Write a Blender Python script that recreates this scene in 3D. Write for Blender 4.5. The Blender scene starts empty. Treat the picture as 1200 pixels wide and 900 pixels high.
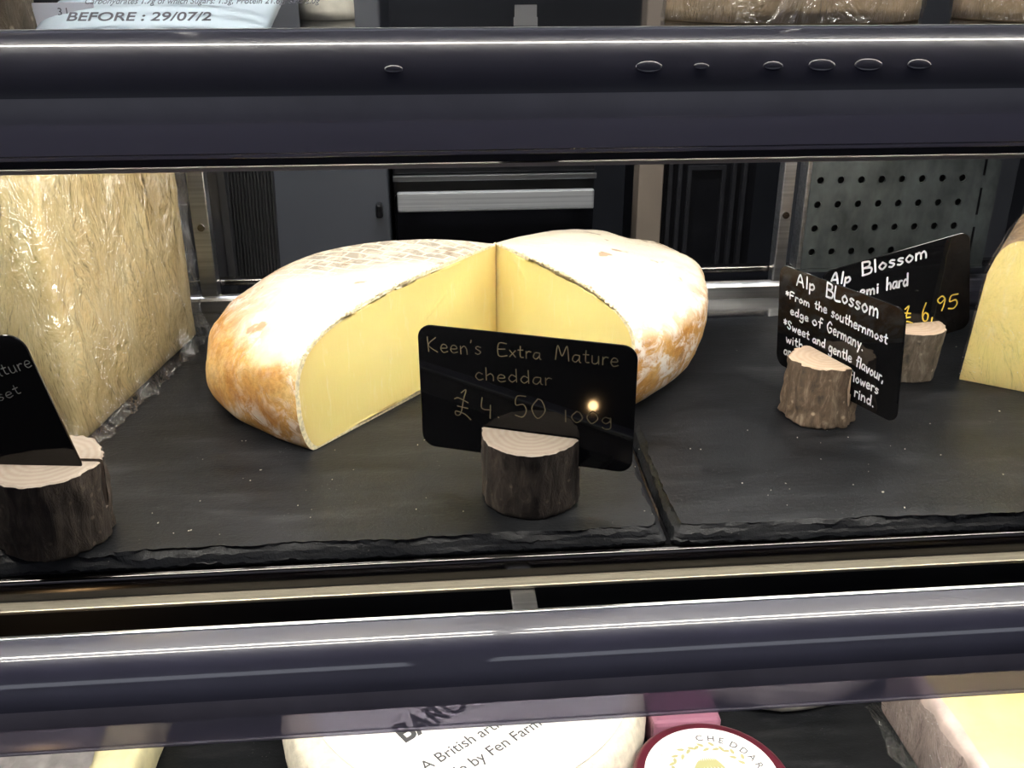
import bpy, bmesh, math, random
from mathutils import Vector, Matrix, noise, Euler
random.seed(7)
D = bpy.data
COL = bpy.context.scene.collection
SC = bpy.context.scene
PI = math.pi
R = math.radians

# ------------------------------------------------------------------ camera
FPX = 1148.0
PITCH, YAW, CAMZ = R(23.5), R(5.0), 0.25
cd = D.cameras.new('camera'); cam = D.objects.new('camera', cd); COL.objects.link(cam)
cd.sensor_width = 36.0; cd.lens = 36.0 * FPX / 1200.0; cd.clip_start = 0.01; cd.clip_end = 50
cam.location = (0, 0, CAMZ); cam.rotation_euler = (R(90) - PITCH, 0, -YAW)
SC.camera = cam
# ------------------------------------------------------------------ world, exposure
w = D.worlds.new('world'); SC.world = w; w.use_nodes = True
bg = w.node_tree.nodes['Background']
bg.inputs[0].default_value = (0.55, 0.57, 0.74, 1); bg.inputs[1].default_value = 0.30
SC.view_settings.view_transform = 'Standard'; SC.view_settings.look = 'None'
SC.view_settings.exposure = 0.0; SC.view_settings.gamma = 1.0; SC.view_settings.use_curve_mapping = False
LED_S = 78.0          # strength of the strip lights under the shelves
S = 0.2346            # height from one shelf to the next

# ------------------------------------------------------------------ materials
def new_mat(name):
    m = D.materials.new(name); m.use_nodes = True
    nt = m.node_tree; return m, nt, nt.nodes['Principled BSDF']
def N(nt, t, **k):
    n = nt.nodes.new(t)
    for a, b in k.items(): setattr(n, a, b)
    return n
def simple(name, col, rough=.5, metal=0, spec=.5, bump=0, bscale=200, coat=0, var=0):
    m, nt, p = new_mat(name)
    p.inputs['Base Color'].default_value = (*col, 1); p.inputs['Roughness'].default_value = rough
    p.inputs['Metallic'].default_value = metal; p.inputs['Specular IOR Level'].default_value = spec
    p.inputs['Coat Weight'].default_value = coat
    if bump or var:
        tc = N(nt, 'ShaderNodeTexCoord'); n = N(nt, 'ShaderNodeTexNoise')
        n.inputs['Scale'].default_value = bscale; n.inputs['Detail'].default_value = 5
        nt.links.new(tc.outputs['Object'], n.inputs['Vector'])
        if bump:
            b = N(nt, 'ShaderNodeBump'); b.inputs['Strength'].default_value = bump; b.inputs['Distance'].default_value = .002
            nt.links.new(n.outputs['Fac'], b.inputs['Height']); nt.links.new(b.outputs[0], p.inputs['Normal'])
        if var:
            r = N(nt, 'ShaderNodeValToRGB')
            r.color_ramp.elements[0].position = .3; r.color_ramp.elements[1].position = .7
            r.color_ramp.elements[0].color = (*[c * (1 - var) for c in col], 1)
            r.color_ramp.elements[1].color = (*[min(1, c * (1 + var)) for c in col], 1)
            nt.links.new(n.outputs['Fac'], r.inputs[0]); nt.links.new(r.outputs[0], p.inputs['Base Color'])
    return m
def emit(name, col, s):
    m = D.materials.new(name); m.use_nodes = True; nt = m.node_tree
    nt.nodes.clear(); e = N(nt, 'ShaderNodeEmission'); o = N(nt, 'ShaderNodeOutputMaterial')
    e.inputs[0].default_value = (*col, 1); e.inputs[1].default_value = s
    nt.links.new(e.outputs[0], o.inputs[0]); return m
def noise_node(nt, scale, detail=5, rough=.6, vec=None, dist=0):
    n = N(nt, 'ShaderNodeTexNoise'); n.inputs['Scale'].default_value = scale; n.inputs['Detail'].default_value = detail
    n.inputs['Roughness'].default_value = rough; n.inputs['Distortion'].default_value = dist
    nt.links.new(vec, n.inputs['Vector']); return n
def ramp(nt, fac, stops):
    r = N(nt, 'ShaderNodeValToRGB'); cr = r.color_ramp
    while len(cr.elements) < len(stops): cr.elements.new(.5)
    for e, (pos, c) in zip(cr.elements, stops): e.position = pos; e.color = (*c, 1)
    nt.links.new(fac, r.inputs[0]); return r
def mix(nt, fac, a, b):
    m = N(nt, 'ShaderNodeMix', data_type='RGBA')
    for sock, v in ((m.inputs[0], fac), (m.inputs[6], a), (m.inputs[7], b)):
        if isinstance(v, (int, float)): sock.default_value = v
        elif isinstance(v, tuple): sock.default_value = (*v, 1)
        else: nt.links.new(v, sock)
    return m.outputs[2]
def bump(nt, p, h, strength, dist, prev=None):
    b = N(nt, 'ShaderNodeBump'); b.inputs['Strength'].default_value = strength; b.inputs['Distance'].default_value = dist
    nt.links.new(h, b.inputs['Height'])
    if prev is not None: nt.links.new(prev, b.inputs['Normal'])
    nt.links.new(b.outputs[0], p.inputs['Normal']); return b.outputs[0]

def mat_slate():
    m, nt, p = new_mat('slate'); tc = N(nt, 'ShaderNodeTexCoord'); v = tc.outputs['Object']
    mp = N(nt, 'ShaderNodeMapping'); mp.inputs['Rotation'].default_value = (0, 0, R(24)); mp.inputs['Scale'].default_value = (14, 60, 14)
    nt.links.new(v, mp.inputs[0])
    st = noise_node(nt, 1.0, 8, .7, mp.outputs[0]); bl = noise_node(nt, 14, 4, .6, v)
    c1 = ramp(nt, st.outputs['Fac'], [(.38, (.0035, .004, .005)), (.55, (.008, .0087, .0105)), (.72, (.028, .0285, .031))])
    c2 = ramp(nt, bl.outputs['Fac'], [(.45, (0, 0, 0)), (.72, (.5, .5, .5))])
    col = mix(nt, c2.outputs[0], c1.outputs[0], (.020, .021, .024))
    sp = N(nt, 'ShaderNodeTexVoronoi'); sp.inputs['Scale'].default_value = 420; nt.links.new(v, sp.inputs['Vector'])
    spn = noise_node(nt, 60, 3, .6, v)
    ms = N(nt, 'ShaderNodeMath', operation='MULTIPLY'); r1 = ramp(nt, sp.outputs['Distance'], [(.08, (1, 1, 1)), (.16, (0, 0, 0))])
    r2 = ramp(nt, spn.outputs['Fac'], [(.58, (0, 0, 0)), (.66, (1, 1, 1))])
    nt.links.new(r1.outputs[0], ms.inputs[0]); nt.links.new(r2.outputs[0], ms.inputs[1])
    col = mix(nt, ms.outputs[0], col, (.12, .115, .11))
    nt.links.new(col, p.inputs['Base Color'])
    rr = ramp(nt, bl.outputs['Fac'], [(.3, (.36, .36, .36)), (.7, (.55, .55, .55))]); nt.links.new(rr.outputs[0], p.inputs['Roughness'])
    b1 = bump(nt, p, st.outputs['Fac'], .35, .001)
    fine = noise_node(nt, 500, 4, .7, v); bump(nt, p, fine.outputs['Fac'], .5, .0005, b1); p.inputs['Specular IOR Level'].default_value = .22
    return m
def mat_bark(base, light, name):
    m, nt, p = new_mat(name); tc = N(nt, 'ShaderNodeTexCoord'); v = tc.outputs['Object']
    mp = N(nt, 'ShaderNodeMapping'); mp.inputs['Scale'].default_value = (1, 1, .35); nt.links.new(v, mp.inputs[0])
    n1 = noise_node(nt, 160, 8, .7, mp.outputs[0], .6); n2 = noise_node(nt, 50, 4, .6, v)
    c = ramp(nt, n1.outputs['Fac'], [(.32, tuple(x * .25 for x in base)), (.5, base), (.68, light)])
    c2 = ramp(nt, n2.outputs['Fac'], [(.4, (0, 0, 0)), (.7, (.7, .7, .7))])
    col = mix(nt, c2.outputs[0], c.outputs[0], tuple(x * .6 for x in base))
    vo = N(nt, 'ShaderNodeTexVoronoi'); vo.inputs['Scale'].default_value = 170; nt.links.new(v, vo.inputs['Vector'])
    r1 = ramp(nt, vo.outputs['Distance'], [(.10, (.75, .75, .75)), (.24, (0, 0, 0))])
    n7 = noise_node(nt, 75, 2, .5, v); r7 = ramp(nt, n7.outputs['Fac'], [(.47, (0, 0, 0)), (.56, (1, 1, 1))])
    m7 = N(nt, 'ShaderNodeMath', operation='MULTIPLY'); nt.links.new(r1.outputs[0], m7.inputs[0]); nt.links.new(r7.outputs[0], m7.inputs[1])
    col = mix(nt, m7.outputs[0], col, tuple(min(1, x * 1.4) for x in light))
    nt.links.new(col, p.inputs['Base Color']); p.inputs['Roughness'].default_value = .85
    bump(nt, p, n1.outputs['Fac'], .9, .0016); return m
def mat_wood(col1, col2, name, soft=90):
    m, nt, p = new_mat(name); tc = N(nt, 'ShaderNodeTexCoord'); v = tc.outputs['Object']
    wv = N(nt, 'ShaderNodeTexWave', wave_type='RINGS', rings_direction='Z'); wv.inputs['Scale'].default_value = soft
    wv.inputs['Distortion'].default_value = 3; wv.inputs['Detail'].default_value = 3; nt.links.new(v, wv.inputs['Vector'])
    nz = noise_node(nt, 140, 5, .6, v)
    c = mix(nt, wv.outputs['Fac'], col1, col2)
    c3 = ramp(nt, nz.outputs['Fac'], [(.5, (0, 0, 0)), (.75, (.35, .35, .35))])
    col = mix(nt, c3.outputs[0], c, tuple(x * .55 for x in col2))
    nt.links.new(col, p.inputs['Base Color']); p.inputs['Roughness'].default_value = .65
    bump(nt, p, nz.outputs['Fac'], .2, .0005); return m
def mat_rind():
    m, nt, p = new_mat('cheese_rind'); tc = N(nt, 'ShaderNodeTexCoord'); v = tc.outputs['Object']
    n1 = noise_node(nt, 26, 6, .65, v, .3); n2 = noise_node(nt, 70, 8, .75, v, .8); n3 = noise_node(nt, 300, 5, .7, v)
    base = ramp(nt, n1.outputs['Fac'], [(.33, (.44, .19, .04)), (.5, (.62, .33, .09)), (.66, (.72, .50, .20))])
    mold = ramp(nt, n2.outputs['Fac'], [(.47, (0, 0, 0)), (.58, (.9, .9, .9))])
    big = noise_node(nt, 15, 3, .5, v); bigr = ramp(nt, big.outputs['Fac'], [(.42, (.1, .1, .1)), (.52, (1, 1, 1))])
    mm = N(nt, 'ShaderNodeMath', operation='MULTIPLY'); nt.links.new(mold.outputs[0], mm.inputs[0]); nt.links.new(bigr.outputs[0], mm.inputs[1])
    sp3 = ramp(nt, n3.outputs['Fac'], [(.42, (.72, .66, .60)), (.6, (1, 1, 1))])
    bm_ = N(nt, 'ShaderNodeMix', data_type='RGBA', blend_type='MULTIPLY'); bm_.inputs[0].default_value = .8; nt.links.new(base.outputs[0], bm_.inputs[6]); nt.links.new(sp3.outputs[0], bm_.inputs[7])
    col = mix(nt, mm.outputs[0], bm_.outputs[2], (.84, .79, .74))
    # blown-out light on the flat top painted in as paler colour, keyed on height
    sx = N(nt, 'ShaderNodeSeparateXYZ'); nt.links.new(v, sx.inputs[0])
    ad = N(nt, 'ShaderNodeMath', operation='MULTIPLY_ADD'); nt.links.new(n1.outputs['Fac'], ad.inputs[0]); ad.inputs[1].default_value = .03
    nt.links.new(sx.outputs['Z'], ad.inputs[2])
    tr = N(nt, 'ShaderNodeMapRange'); tr.inputs[1].default_value = .062; tr.inputs[2].default_value = .08; tr.inputs[4].default_value = .9
    nt.links.new(ad.outputs[0], tr.inputs[0])
    col = mix(nt, tr.outputs[0], col, (.88, .81, .66))
    # brown pits and the weave of the cloth at the back of the top
    bp = ramp(nt, noise_node(nt, 48, 3, .5, v).outputs['Fac'], [(.66, (0, 0, 0)), (.70, (.75, .75, .75))])
    col = mix(nt, bp.outputs[0], col, (.30, .16, .06))
    br = N(nt, 'ShaderNodeTexBrick'); br.inputs['Scale'].default_value = 30; br.inputs['Mortar Size'].default_value = .03; br.inputs['Mortar Smooth'].default_value = .6
    br.inputs['Color1'].default_value = (.13, .10, .07, 1); br.inputs['Color2'].default_value = (.22, .17, .12, 1)
    br.inputs['Mortar'].default_value = (.80, .72, .58, 1)
    mpb = N(nt, 'ShaderNodeMapping'); mpb.inputs['Rotation'].default_value = (0, 0, R(35)); nt.links.new(v, mpb.inputs[0]); nt.links.new(mpb.outputs[0], br.inputs['Vector'])
    yr = N(nt, 'ShaderNodeMapRange'); yr.inputs[1].default_value = .572; yr.inputs[2].default_value = .598; yr.inputs[4].default_value = .75
    gm = N(nt, 'ShaderNodeNewGeometry'); sg = N(nt, 'ShaderNodeSeparateXYZ'); nt.links.new(gm.outputs['Position'], sg.inputs[0])
    nt.links.new(sg.outputs['Y'], yr.inputs[0])
    zr = N(nt, 'ShaderNodeMapRange'); zr.inputs[1].default_value = .05; zr.inputs[2].default_value = .062; nt.links.new(sx.outputs['Z'], zr.inputs[0])
    m2 = N(nt, 'ShaderNodeMath', operation='MULTIPLY'); xr = N(nt, 'ShaderNodeMapRange'); xr.inputs[1].default_value = -.12; xr.inputs[2].default_value = -.07; nt.links.new(sg.outputs['X'], xr.inputs[0])
    xq = N(nt, 'ShaderNodeMapRange'); xq.inputs[1].default_value = .050; xq.inputs[2].default_value = .034; nt.links.new(sg.outputs['X'], xq.inputs[0])
    m3 = N(nt, 'ShaderNodeMath', operation='MULTIPLY'); nt.links.new(xr.outputs[0], m3.inputs[0]); nt.links.new(xq.outputs[0], m3.inputs[1])
    m4 = N(nt, 'ShaderNodeMath', operation='MULTIPLY'); nt.links.new(m3.outputs[0], m4.inputs[0]); nt.links.new(zr.outputs[0], m4.inputs[1])
    gn = ramp(nt, n2.outputs['Fac'], [(.36, (.1, .1, .1)), (.56, (1, 1, 1))]); mg = N(nt, 'ShaderNodeMath', operation='MULTIPLY'); nt.links.new(yr.outputs[0], mg.inputs[0]); nt.links.new(gn.outputs[0], mg.inputs[1])
    nt.links.new(mg.outputs[0], m2.inputs[0]); nt.links.new(m4.outputs[0], m2.inputs[1])
    col = mix(nt, m2.outputs[0], col, br.outputs[0])
    nt.links.new(col, p.inputs['Base Color']); p.inputs['Roughness'].default_value = .6
    p.inputs['Specular IOR Level'].default_value = .35
    b1 = bump(nt, p, n2.outputs['Fac'], .5, .0015); bump(nt, p, n3.outputs['Fac'], .35, .0006, b1)
    return m
def mat_paste(name, inner, outer, sss=.25):
    m, nt, p = new_mat(name); tc = N(nt, 'ShaderNodeTexCoord'); v = tc.outputs['Object']
    at_ = N(nt, 'ShaderNodeAttribute'); at_.attribute_name = 'rim'
    n1 = noise_node(nt, 35, 5, .6, v)
    ad = N(nt, 'ShaderNodeMath', operation='MULTIPLY_ADD'); nt.links.new(n1.outputs['Fac'], ad.inputs[0]); ad.inputs[1].default_value = .16
    pw = N(nt, 'ShaderNodeMath', operation='MULTIPLY'); pw.inputs[1].default_value = .84; nt.links.new(at_.outputs['Fac'], pw.inputs[0]); nt.links.new(pw.outputs[0], ad.inputs[2])
    c = ramp(nt, ad.outputs[0], [(.55, inner), (.84, tuple(a * .75 + b * .25 for a, b in zip(inner, outer))), (1.0, outer)])
    n5 = noise_node(nt, 9, 3, .5, v); c5 = ramp(nt, n5.outputs['Fac'], [(.35, (.90, .90, .86)), (.65, (1, 1, 1))])
    mu = N(nt, 'ShaderNodeMix', data_type='RGBA', blend_type='MULTIPLY'); mu.inputs[0].default_value = 1; nt.links.new(c.outputs[0], mu.inputs[6]); nt.links.new(c5.outputs[0], mu.inputs[7])
    mps = N(nt, 'ShaderNodeMapping'); mps.inputs['Rotation'].default_value = (.2, .75, .3); mps.inputs['Scale'].default_value = (1, 1, .22); nt.links.new(v, mps.inputs[0])
    n2 = noise_node(nt, 150, 6, .7, mps.outputs[0], .5); sc = ramp(nt, n2.outputs['Fac'], [(.57, (0, 0, 0)), (.72, (.3, .3, .3))])
    col = mix(nt, sc.outputs[0], mu.outputs[2], (.90, .86, .68))
    nt.links.new(col, p.inputs['Base Color']); p.inputs['Roughness'].default_value = .42
    p.inputs['Subsurface Weight'].default_value = sss; p.inputs['Subsurface Scale'].default_value = .012
    p.inputs['Subsurface Radius'].default_value = (1, .7, .3)
    bump(nt, p, n2.outputs['Fac'], .5, .0008); return m
def mat_film(name='cling_film', amt=.10, scale=38, tint=(.95, .95, .95)):
    m = D.materials.new(name); m.use_nodes = True; nt = m.node_tree; nt.nodes.clear()
    o = N(nt, 'ShaderNodeOutputMaterial'); mx = N(nt, 'ShaderNodeMixShader'); t = N(nt, 'ShaderNodeBsdfTransparent'); g = N(nt, 'ShaderNodeBsdfGlossy')
    t.inputs[0].default_value = (*tint, 1); g.inputs['Roughness'].default_value = .22; g.inputs['Color'].default_value = (1, 1, 1, 1)
    tc = N(nt, 'ShaderNodeTexCoord'); v = tc.outputs['Object']
    mp = N(nt, 'ShaderNodeMapping'); mp.inputs['Scale'].default_value = (1, 1, .35); mp.inputs['Rotation'].default_value = (.25, .2, .1); nt.links.new(v, mp.inputs[0])
    n1 = noise_node(nt, scale, 5, .62, mp.outputs[0], 1.2)
    rd = N(nt, 'ShaderNodeMath', operation='SUBTRACT'); rd.inputs[1].default_value = .5; nt.links.new(n1.outputs['Fac'], rd.inputs[0])
    ab = N(nt, 'ShaderNodeMath', operation='ABSOLUTE'); nt.links.new(rd.outputs[0], ab.inputs[0])
    b = N(nt, 'ShaderNodeBump'); b.inputs['Strength'].default_value = 1; b.inputs['Distance'].default_value = .022
    nt.links.new(ab.outputs[0], b.inputs['Height']); nt.links.new(b.outputs[0], g.inputs['Normal'])
    fr = N(nt, 'ShaderNodeLayerWeight'); fr.inputs['Blend'].default_value = .5; nt.links.new(b.outputs[0], fr.inputs['Normal'])
    pw = N(nt, 'ShaderNodeMath', operation='POWER'); pw.inputs[1].default_value = 4; nt.links.new(fr.outputs['Facing'], pw.inputs[0])
    fa = N(nt, 'ShaderNodeMath', operation='MULTIPLY_ADD', use_clamp=True); fa.inputs[1].default_value = .5; fa.inputs[2].default_value = amt; nt.links.new(pw.outputs[0], fa.inputs[0])
    nt.links.new(fa.outputs[0], mx.inputs[0]); nt.links.new(t.outputs[0], mx.inputs[1]); nt.links.new(g.outputs[0], mx.inputs[2]); nt.links.new(mx.outputs[0], o.inputs[0])
    return m
def mat_clear(name, tint, refl):
    m = D.materials.new(name); m.use_nodes = True; nt = m.node_tree; nt.nodes.clear()
    o = N(nt, 'ShaderNodeOutputMaterial'); mx = N(nt, 'ShaderNodeMixShader'); t = N(nt, 'ShaderNodeBsdfTransparent'); g = N(nt, 'ShaderNodeBsdfGlossy')
    t.inputs[0].default_value = (*tint, 1); g.inputs['Roughness'].default_value = .12
    fr = N(nt, 'ShaderNodeLayerWeight'); fr.inputs['Blend'].default_value = .5
    pw = N(nt, 'ShaderNodeMath', operation='POWER'); pw.inputs[1].default_value = 4; nt.links.new(fr.outputs['Facing'], pw.inputs[0])
    fa = N(nt, 'ShaderNodeMath', operation='MULTIPLY_ADD', use_clamp=True); fa.inputs[1].default_value = .6; fa.inputs[2].default_value = refl; nt.links.new(pw.outputs[0], fa.inputs[0])
    df = N(nt, 'ShaderNodeBsdfDiffuse'); df.inputs[0].default_value = (.46, .43, .50, 1); m0 = N(nt, 'ShaderNodeMixShader'); m0.inputs[0].default_value = .40
    nt.links.new(t.outputs[0], m0.inputs[1]); nt.links.new(df.outputs[0], m0.inputs[2])
    nt.links.new(fa.outputs[0], mx.inputs[0]); nt.links.new(m0.outputs[0], mx.inputs[1]); nt.links.new(g.outputs[0], mx.inputs[2]); nt.links.new(mx.outputs[0], o.inputs[0])
    return m
def mat_brushed(name, col, rough, metal=1, stretch=(2, 300, 300), var=.25):
    m, nt, p = new_mat(name); tc = N(nt, 'ShaderNodeTexCoord')
    mp = N(nt, 'ShaderNodeMapping'); mp.inputs['Scale'].default_value = stretch; nt.links.new(tc.outputs['Object'], mp.inputs[0])
    n = noise_node(nt, 1, 4, .6, mp.outputs[0])
    c = ramp(nt, n.outputs['Fac'], [(.3, tuple(x * (1 - var) for x in col)), (.7, tuple(min(1, x * (1 + var)) for x in col))])
    nt.links.new(c.outputs[0], p.inputs['Base Color']); p.inputs['Metallic'].default_value = metal; p.inputs['Roughness'].default_value = rough
    return m

M = {}
M['slate'] = mat_slate()
M['bark_dark'] = mat_bark((.036, .025, .018), (.088, .066, .05), 'bark_dark')
M['bark_grey'] = mat_bark((.11, .085, .06), (.24, .20, .15), 'bark_grey')
M['bark_rough'] = mat_bark((.12, .08, .05), (.30, .23, .16), 'bark_rough')
M['wood'] = mat_wood((.50, .38, .28), (.45, .33, .23), 'end_grain')
M['wood_dim'] = mat_wood((.27, .225, .185), (.235, .185, .145), 'dimmed_end_grain')  # end grain darkened in colour to stand in for dimmer light on the front logs
M['rind'] = mat_rind()
M['paste'] = mat_paste('cheese_paste', (.86, .73, .29), (.76, .54, .20))
M['rind_edge'] = simple('rind_edge', (.80, .70, .48), .6, bump=.6, bscale=500, var=.25)
M['film'] = mat_film(amt=.19)
M['card'] = simple('card_black', (.004, .004, .0045), .035, spec=.30)
M['chalk'] = simple('white_ink', (.85, .85, .88), .6)
M['dull_ink'] = simple('dull_gold_ink', (.125, .10, .055), .55)
M['grey_ink'] = simple('grey_ink', (.22, .22, .21), .6)
M['gold_ink'] = simple('gold_ink', (.78, .56, .08), .5)
M['rail'] = simple('smoked_plastic', (.024, .024, .044), .36, spec=.5, coat=1, var=.12, bscale=25)
M['rail'].node_tree.nodes['Principled BSDF'].inputs['Coat Roughness'].default_value = .035
M['refl_band'] = simple('reflection_plastic', (.15, .14, .17), .30, spec=.6, var=.15, bscale=40)  # paler colour standing in for the internal reflection low in the rail
M['clear'] = mat_clear('clear_plastic', (.60, .58, .66), .06)
M['lip'] = mat_brushed('polished_steel', (.30, .28, .26), .16)
M['nose'] = mat_brushed('dark_polished_steel', (.085, .08, .078), .14)
M['steel'] = mat_brushed('steel', (.62, .62, .62), .28)
M['cream'] = mat_brushed('satin_strip', (.60, .54, .42), .40, metal=.7)
M['black'] = simple('black_enamel', (.008, .008, .009), .3, var=.2, bscale=20)
M['black_gloss'] = simple('black_gloss', (.006, .006, .007), .1, var=.2, bscale=20)
M['dark'] = simple('dark_plastic', (.02, .02, .022), .5, var=.3, bscale=30)
M['led'] = emit('led_light', (1, .955, .86), LED_S)
M['led_rear'] = emit('led_light_rear', (1, .97, .92), LED_S * .55)
M['led_cool'] = emit('led_light_cool', (.86, .90, 1), LED_S * .5)
M['housing'] = simple('white_housing', (.7, .7, .7), .5)

# ------------------------------------------------------------------ mesh helpers
def mesh(name, vs, fs, mats, parent=None, smooth=False, mi=None):
    me = D.meshes.new(name); me.from_pydata([tuple(v) for v in vs], [], fs); me.update()
    if not isinstance(mats, (list, tuple)): mats = [mats]
    for m in mats: me.materials.append(m)
    if mi: me.polygons.foreach_set('material_index', mi)
    if smooth: me.polygons.foreach_set('use_smooth', [True] * len(me.polygons))
    o = D.objects.new(name, me); COL.objects.link(o)
    if parent is not None: o.parent = parent
    return o
def bm_obj(name, bm, mats, parent=None, smooth=False):
    me = D.meshes.new(name); bmesh.ops.recalc_face_normals(bm, faces=bm.faces); bm.to_mesh(me); bm.free()
    if not isinstance(mats, (list, tuple)): mats = [mats]
    for m in mats: me.materials.append(m)
    if smooth: me.polygons.foreach_set('use_smooth', [True] * len(me.polygons))
    o = D.objects.new(name, me); COL.objects.link(o)
    if parent is not None: o.parent = parent
    return o
def add_box(bm, x0, x1, y0, y1, z0, z1, bev=0):
    r = bmesh.ops.create_cube(bm, size=1); vs = r['verts']
    for v in vs: v.co = Vector((x0 + (v.co.x + .5) * (x1 - x0), y0 + (v.co.y + .5) * (y1 - y0), z0 + (v.co.z + .5) * (z1 - z0)))
    if bev:
        es = list({e for v in vs for e in v.link_edges}); bmesh.ops.bevel(bm, geom=es, offset=bev, segments=2, affect='EDGES', profile=.5)
def box(name, x0, x1, y0, y1, z0, z1, mat, parent=None, bev=0):
    bm = bmesh.new(); add_box(bm, x0, x1, y0, y1, z0, z1, bev); return bm_obj(name, bm, mat, parent)
def cyl(name, c, r, h, mat, parent=None, n=32, axis='Z', r2=None, bev=0, smooth=True):
    bm = bmesh.new(); bmesh.ops.create_cone(bm, cap_ends=True, segments=n, radius1=r, radius2=r if r2 is None else r2, depth=h)
    if bev:
        es = [e for e in bm.edges if all(abs(abs(v.co.z) - h / 2) < 1e-6 for v in e.verts)]
        bmesh.ops.bevel(bm, geom=es, offset=bev, segments=3, affect='EDGES', profile=.5)
    if axis == 'X': bmesh.ops.rotate(bm, verts=bm.verts, matrix=Matrix.Rotation(PI / 2, 3, 'Y'))
    if axis == 'Y': bmesh.ops.rotate(bm, verts=bm.verts, matrix=Matrix.Rotation(PI / 2, 3, 'X'))
    bmesh.ops.translate(bm, verts=bm.verts, vec=c)
    o = bm_obj(name, bm, mat, parent)
    if smooth:
        for pl in o.data.polygons: pl.use_smooth = len(pl.vertices) == 4
    return o
def tag(o, label, cat, group=None, kind=None):
    if label: o['label'] = label
    if cat: o['category'] = cat
    if group: o['group'] = group
    if kind: o['kind'] = kind
    return o
def thing(name, loc, label, cat, group=None, rot=(0, 0, 0)):
    o = D.objects.new(name, None); COL.objects.link(o); o.location = loc; o.rotation_euler = rot
    o.empty_display_size = .02
    return tag(o, label, cat, group)
def structure(o): o['kind'] = 'structure'; return o
def rel(parent, *os):
    """children were built in world coordinates: keep them there under the thing's base"""
    inv = parent_matrix(parent).inverted()
    for o in os:
        o.data.transform(inv)
def parent_matrix(p): return Matrix.LocRotScale(p.location, p.rotation_euler, Vector((1, 1, 1)))
def nz(p, s): return noise.noise(Vector(p) * s)
def fbm(p, s, o=4): return noise.fractal(Vector(p) * s, .6, 2.0, o)

# ================================================================== THE PLACE
fl = structure(box('floor', -3, 3.2, -3, 3.2, -1.15, -1.1, simple('floor_tile', (.015, .015, .017), .6, var=.3, bscale=3)))
ce = structure(box('ceiling', -3, 3.2, -3, 3.2, 1.6, 1.65, simple('ceiling_paint', (.11, .11, .14), .8, var=.15, bscale=2)))
structure(box('wall_front', -3, 3.2, -3.05, -3, -1.1, 1.6, simple('shop_wall_paint', (.60, .57, .70), .8, var=.2, bscale=2)))
structure(box('wall_back', -3, 3.2, 3.2, 3.25, -1.1, 1.6, simple('kitchen_wall_paint', (.030, .031, .034), .7, var=.4, bscale=2)))
structure(box('wall_left', -3.05, -3, -3, 3.2, -1.1, 1.6, simple('left_wall_paint', (.2, .2, .24), .8, var=.2, bscale=2)))
structure(box('wall_right', 3.2, 3.25, -3, 3.2, -1.1, 1.6, simple('right_wall_paint', (.2, .2, .24), .8, var=.2, bscale=2)))

# shop ceiling lamps on the customers' side and over the kitchen
def ceiling_lamp(x, y, where, lx=1.2, s=9, wy=.09):
    t = thing('ceiling_light', (x, y, 1.6), 'long white ceiling lamp ' + where, 'lamp')
    box('lamp_housing', -lx / 2, lx / 2, -wy, wy, -.05, 0, M['housing'], t, .005)
    box('diffuser', -lx / 2 + .02, lx / 2 - .02, -wy + .02, wy - .02, -.062, -.0505, emit('lamp_diffuser', (.86, .90, 1), s), t)
ceiling_lamp(-1.3, -2.3, 'over the aisle in front of the cheese counter, left one', 2.4, 2.2, .30)
ceiling_lamp(1.35, -2.3, 'over the aisle in front of the cheese counter, right one', 2.4, 2.2, .30)
ceiling_lamp(-.1, 1.20, 'over the kitchen behind the cheese counter', 1.4, 45)

# ------------------------------------------------------------------ shelves of the display case
XL, XR = -.72, .86
def shelf(z, label, bracket=True, tubes=(), pz=0, rear=()):
    t = thing('display_shelf', (0, .56, z), label, 'shelf')
    os = []
    os.append(box('shelf_plate', XL, XR, .393, .752, z - .012 - pz, z - .008 - pz, M['black_gloss'], t))
    # rounded nose of polished steel along the front edge
    vs, fs = [], []
    prof = [(.3935, -.0082), (.3900, -.0080), (.3884, -.0082), (.3876, -.0090), (.3872, -.0104), (.3870, -.0135), (.3870, -.0184)]
    for y, zz in prof:
        zz -= pz if zz > -.012 else 0
        for x in (XL, XR): vs.append((x, y, z + zz))
    n = len(prof)
    for i in range(n - 1): fs.append((2 * i, 2 * i + 1, 2 * i + 3, 2 * i + 2))
    os.append(mesh('steel_nose', vs, fs, M['nose'], t, True))
    os.append(box('trim_strip', XL, XR, .3795, .3935, z - .0202, z - .0184, M['cream'], t, .0005))
    os.append(box('fascia', XL, XR, .392, .3945, z - .0590, z - .0204, M['black'], t))
    os.append(box('bottom_strip', XL, XR, .3895, .3945, z - .0606, z - .0591, M['cream'], t))
    os.append(box('underside', XL, XR, .4135, .74, z - .0185, z - .0125, M['steel'], t))
    if bracket:
        for bx in (.0324, -.56, .66):
            b = bmesh.new(); add_box(b, bx, bx + .0115, .346, .3918, z - .0236, z - .0206, .0006)
            os.append(bm_obj('rail_bracket', b, M['steel'], t))
    for a, b in tubes:
        os.append(cyl('light_tube', ((a + b) / 2, .4035, z - .0555), .0042, b - a, M['led'], t, 16, 'X'))
        os.append(box('tube_channel', a - .004, b + .004, .3985, .4135, z - .0505, z - .0128, M['housing'], t))
    for a, b in rear:
        os.append(cyl('light_tube', ((a + b) / 2, .575, z - .0235), .0035, b - a, M['led_rear'], t, 16, 'X'))
    rel(t, *os)
    return t
TUB = ((-.292, .030), (.055, .40))
shelf(0, 'middle display shelf with polished steel nose under the slates and the cut yellow cheese', True, TUB)
shelf(S, 'upper display shelf edge above the cut yellow cheese, mostly hidden by the top rail', True, TUB, .0035, ((-.42, .46),))
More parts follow.
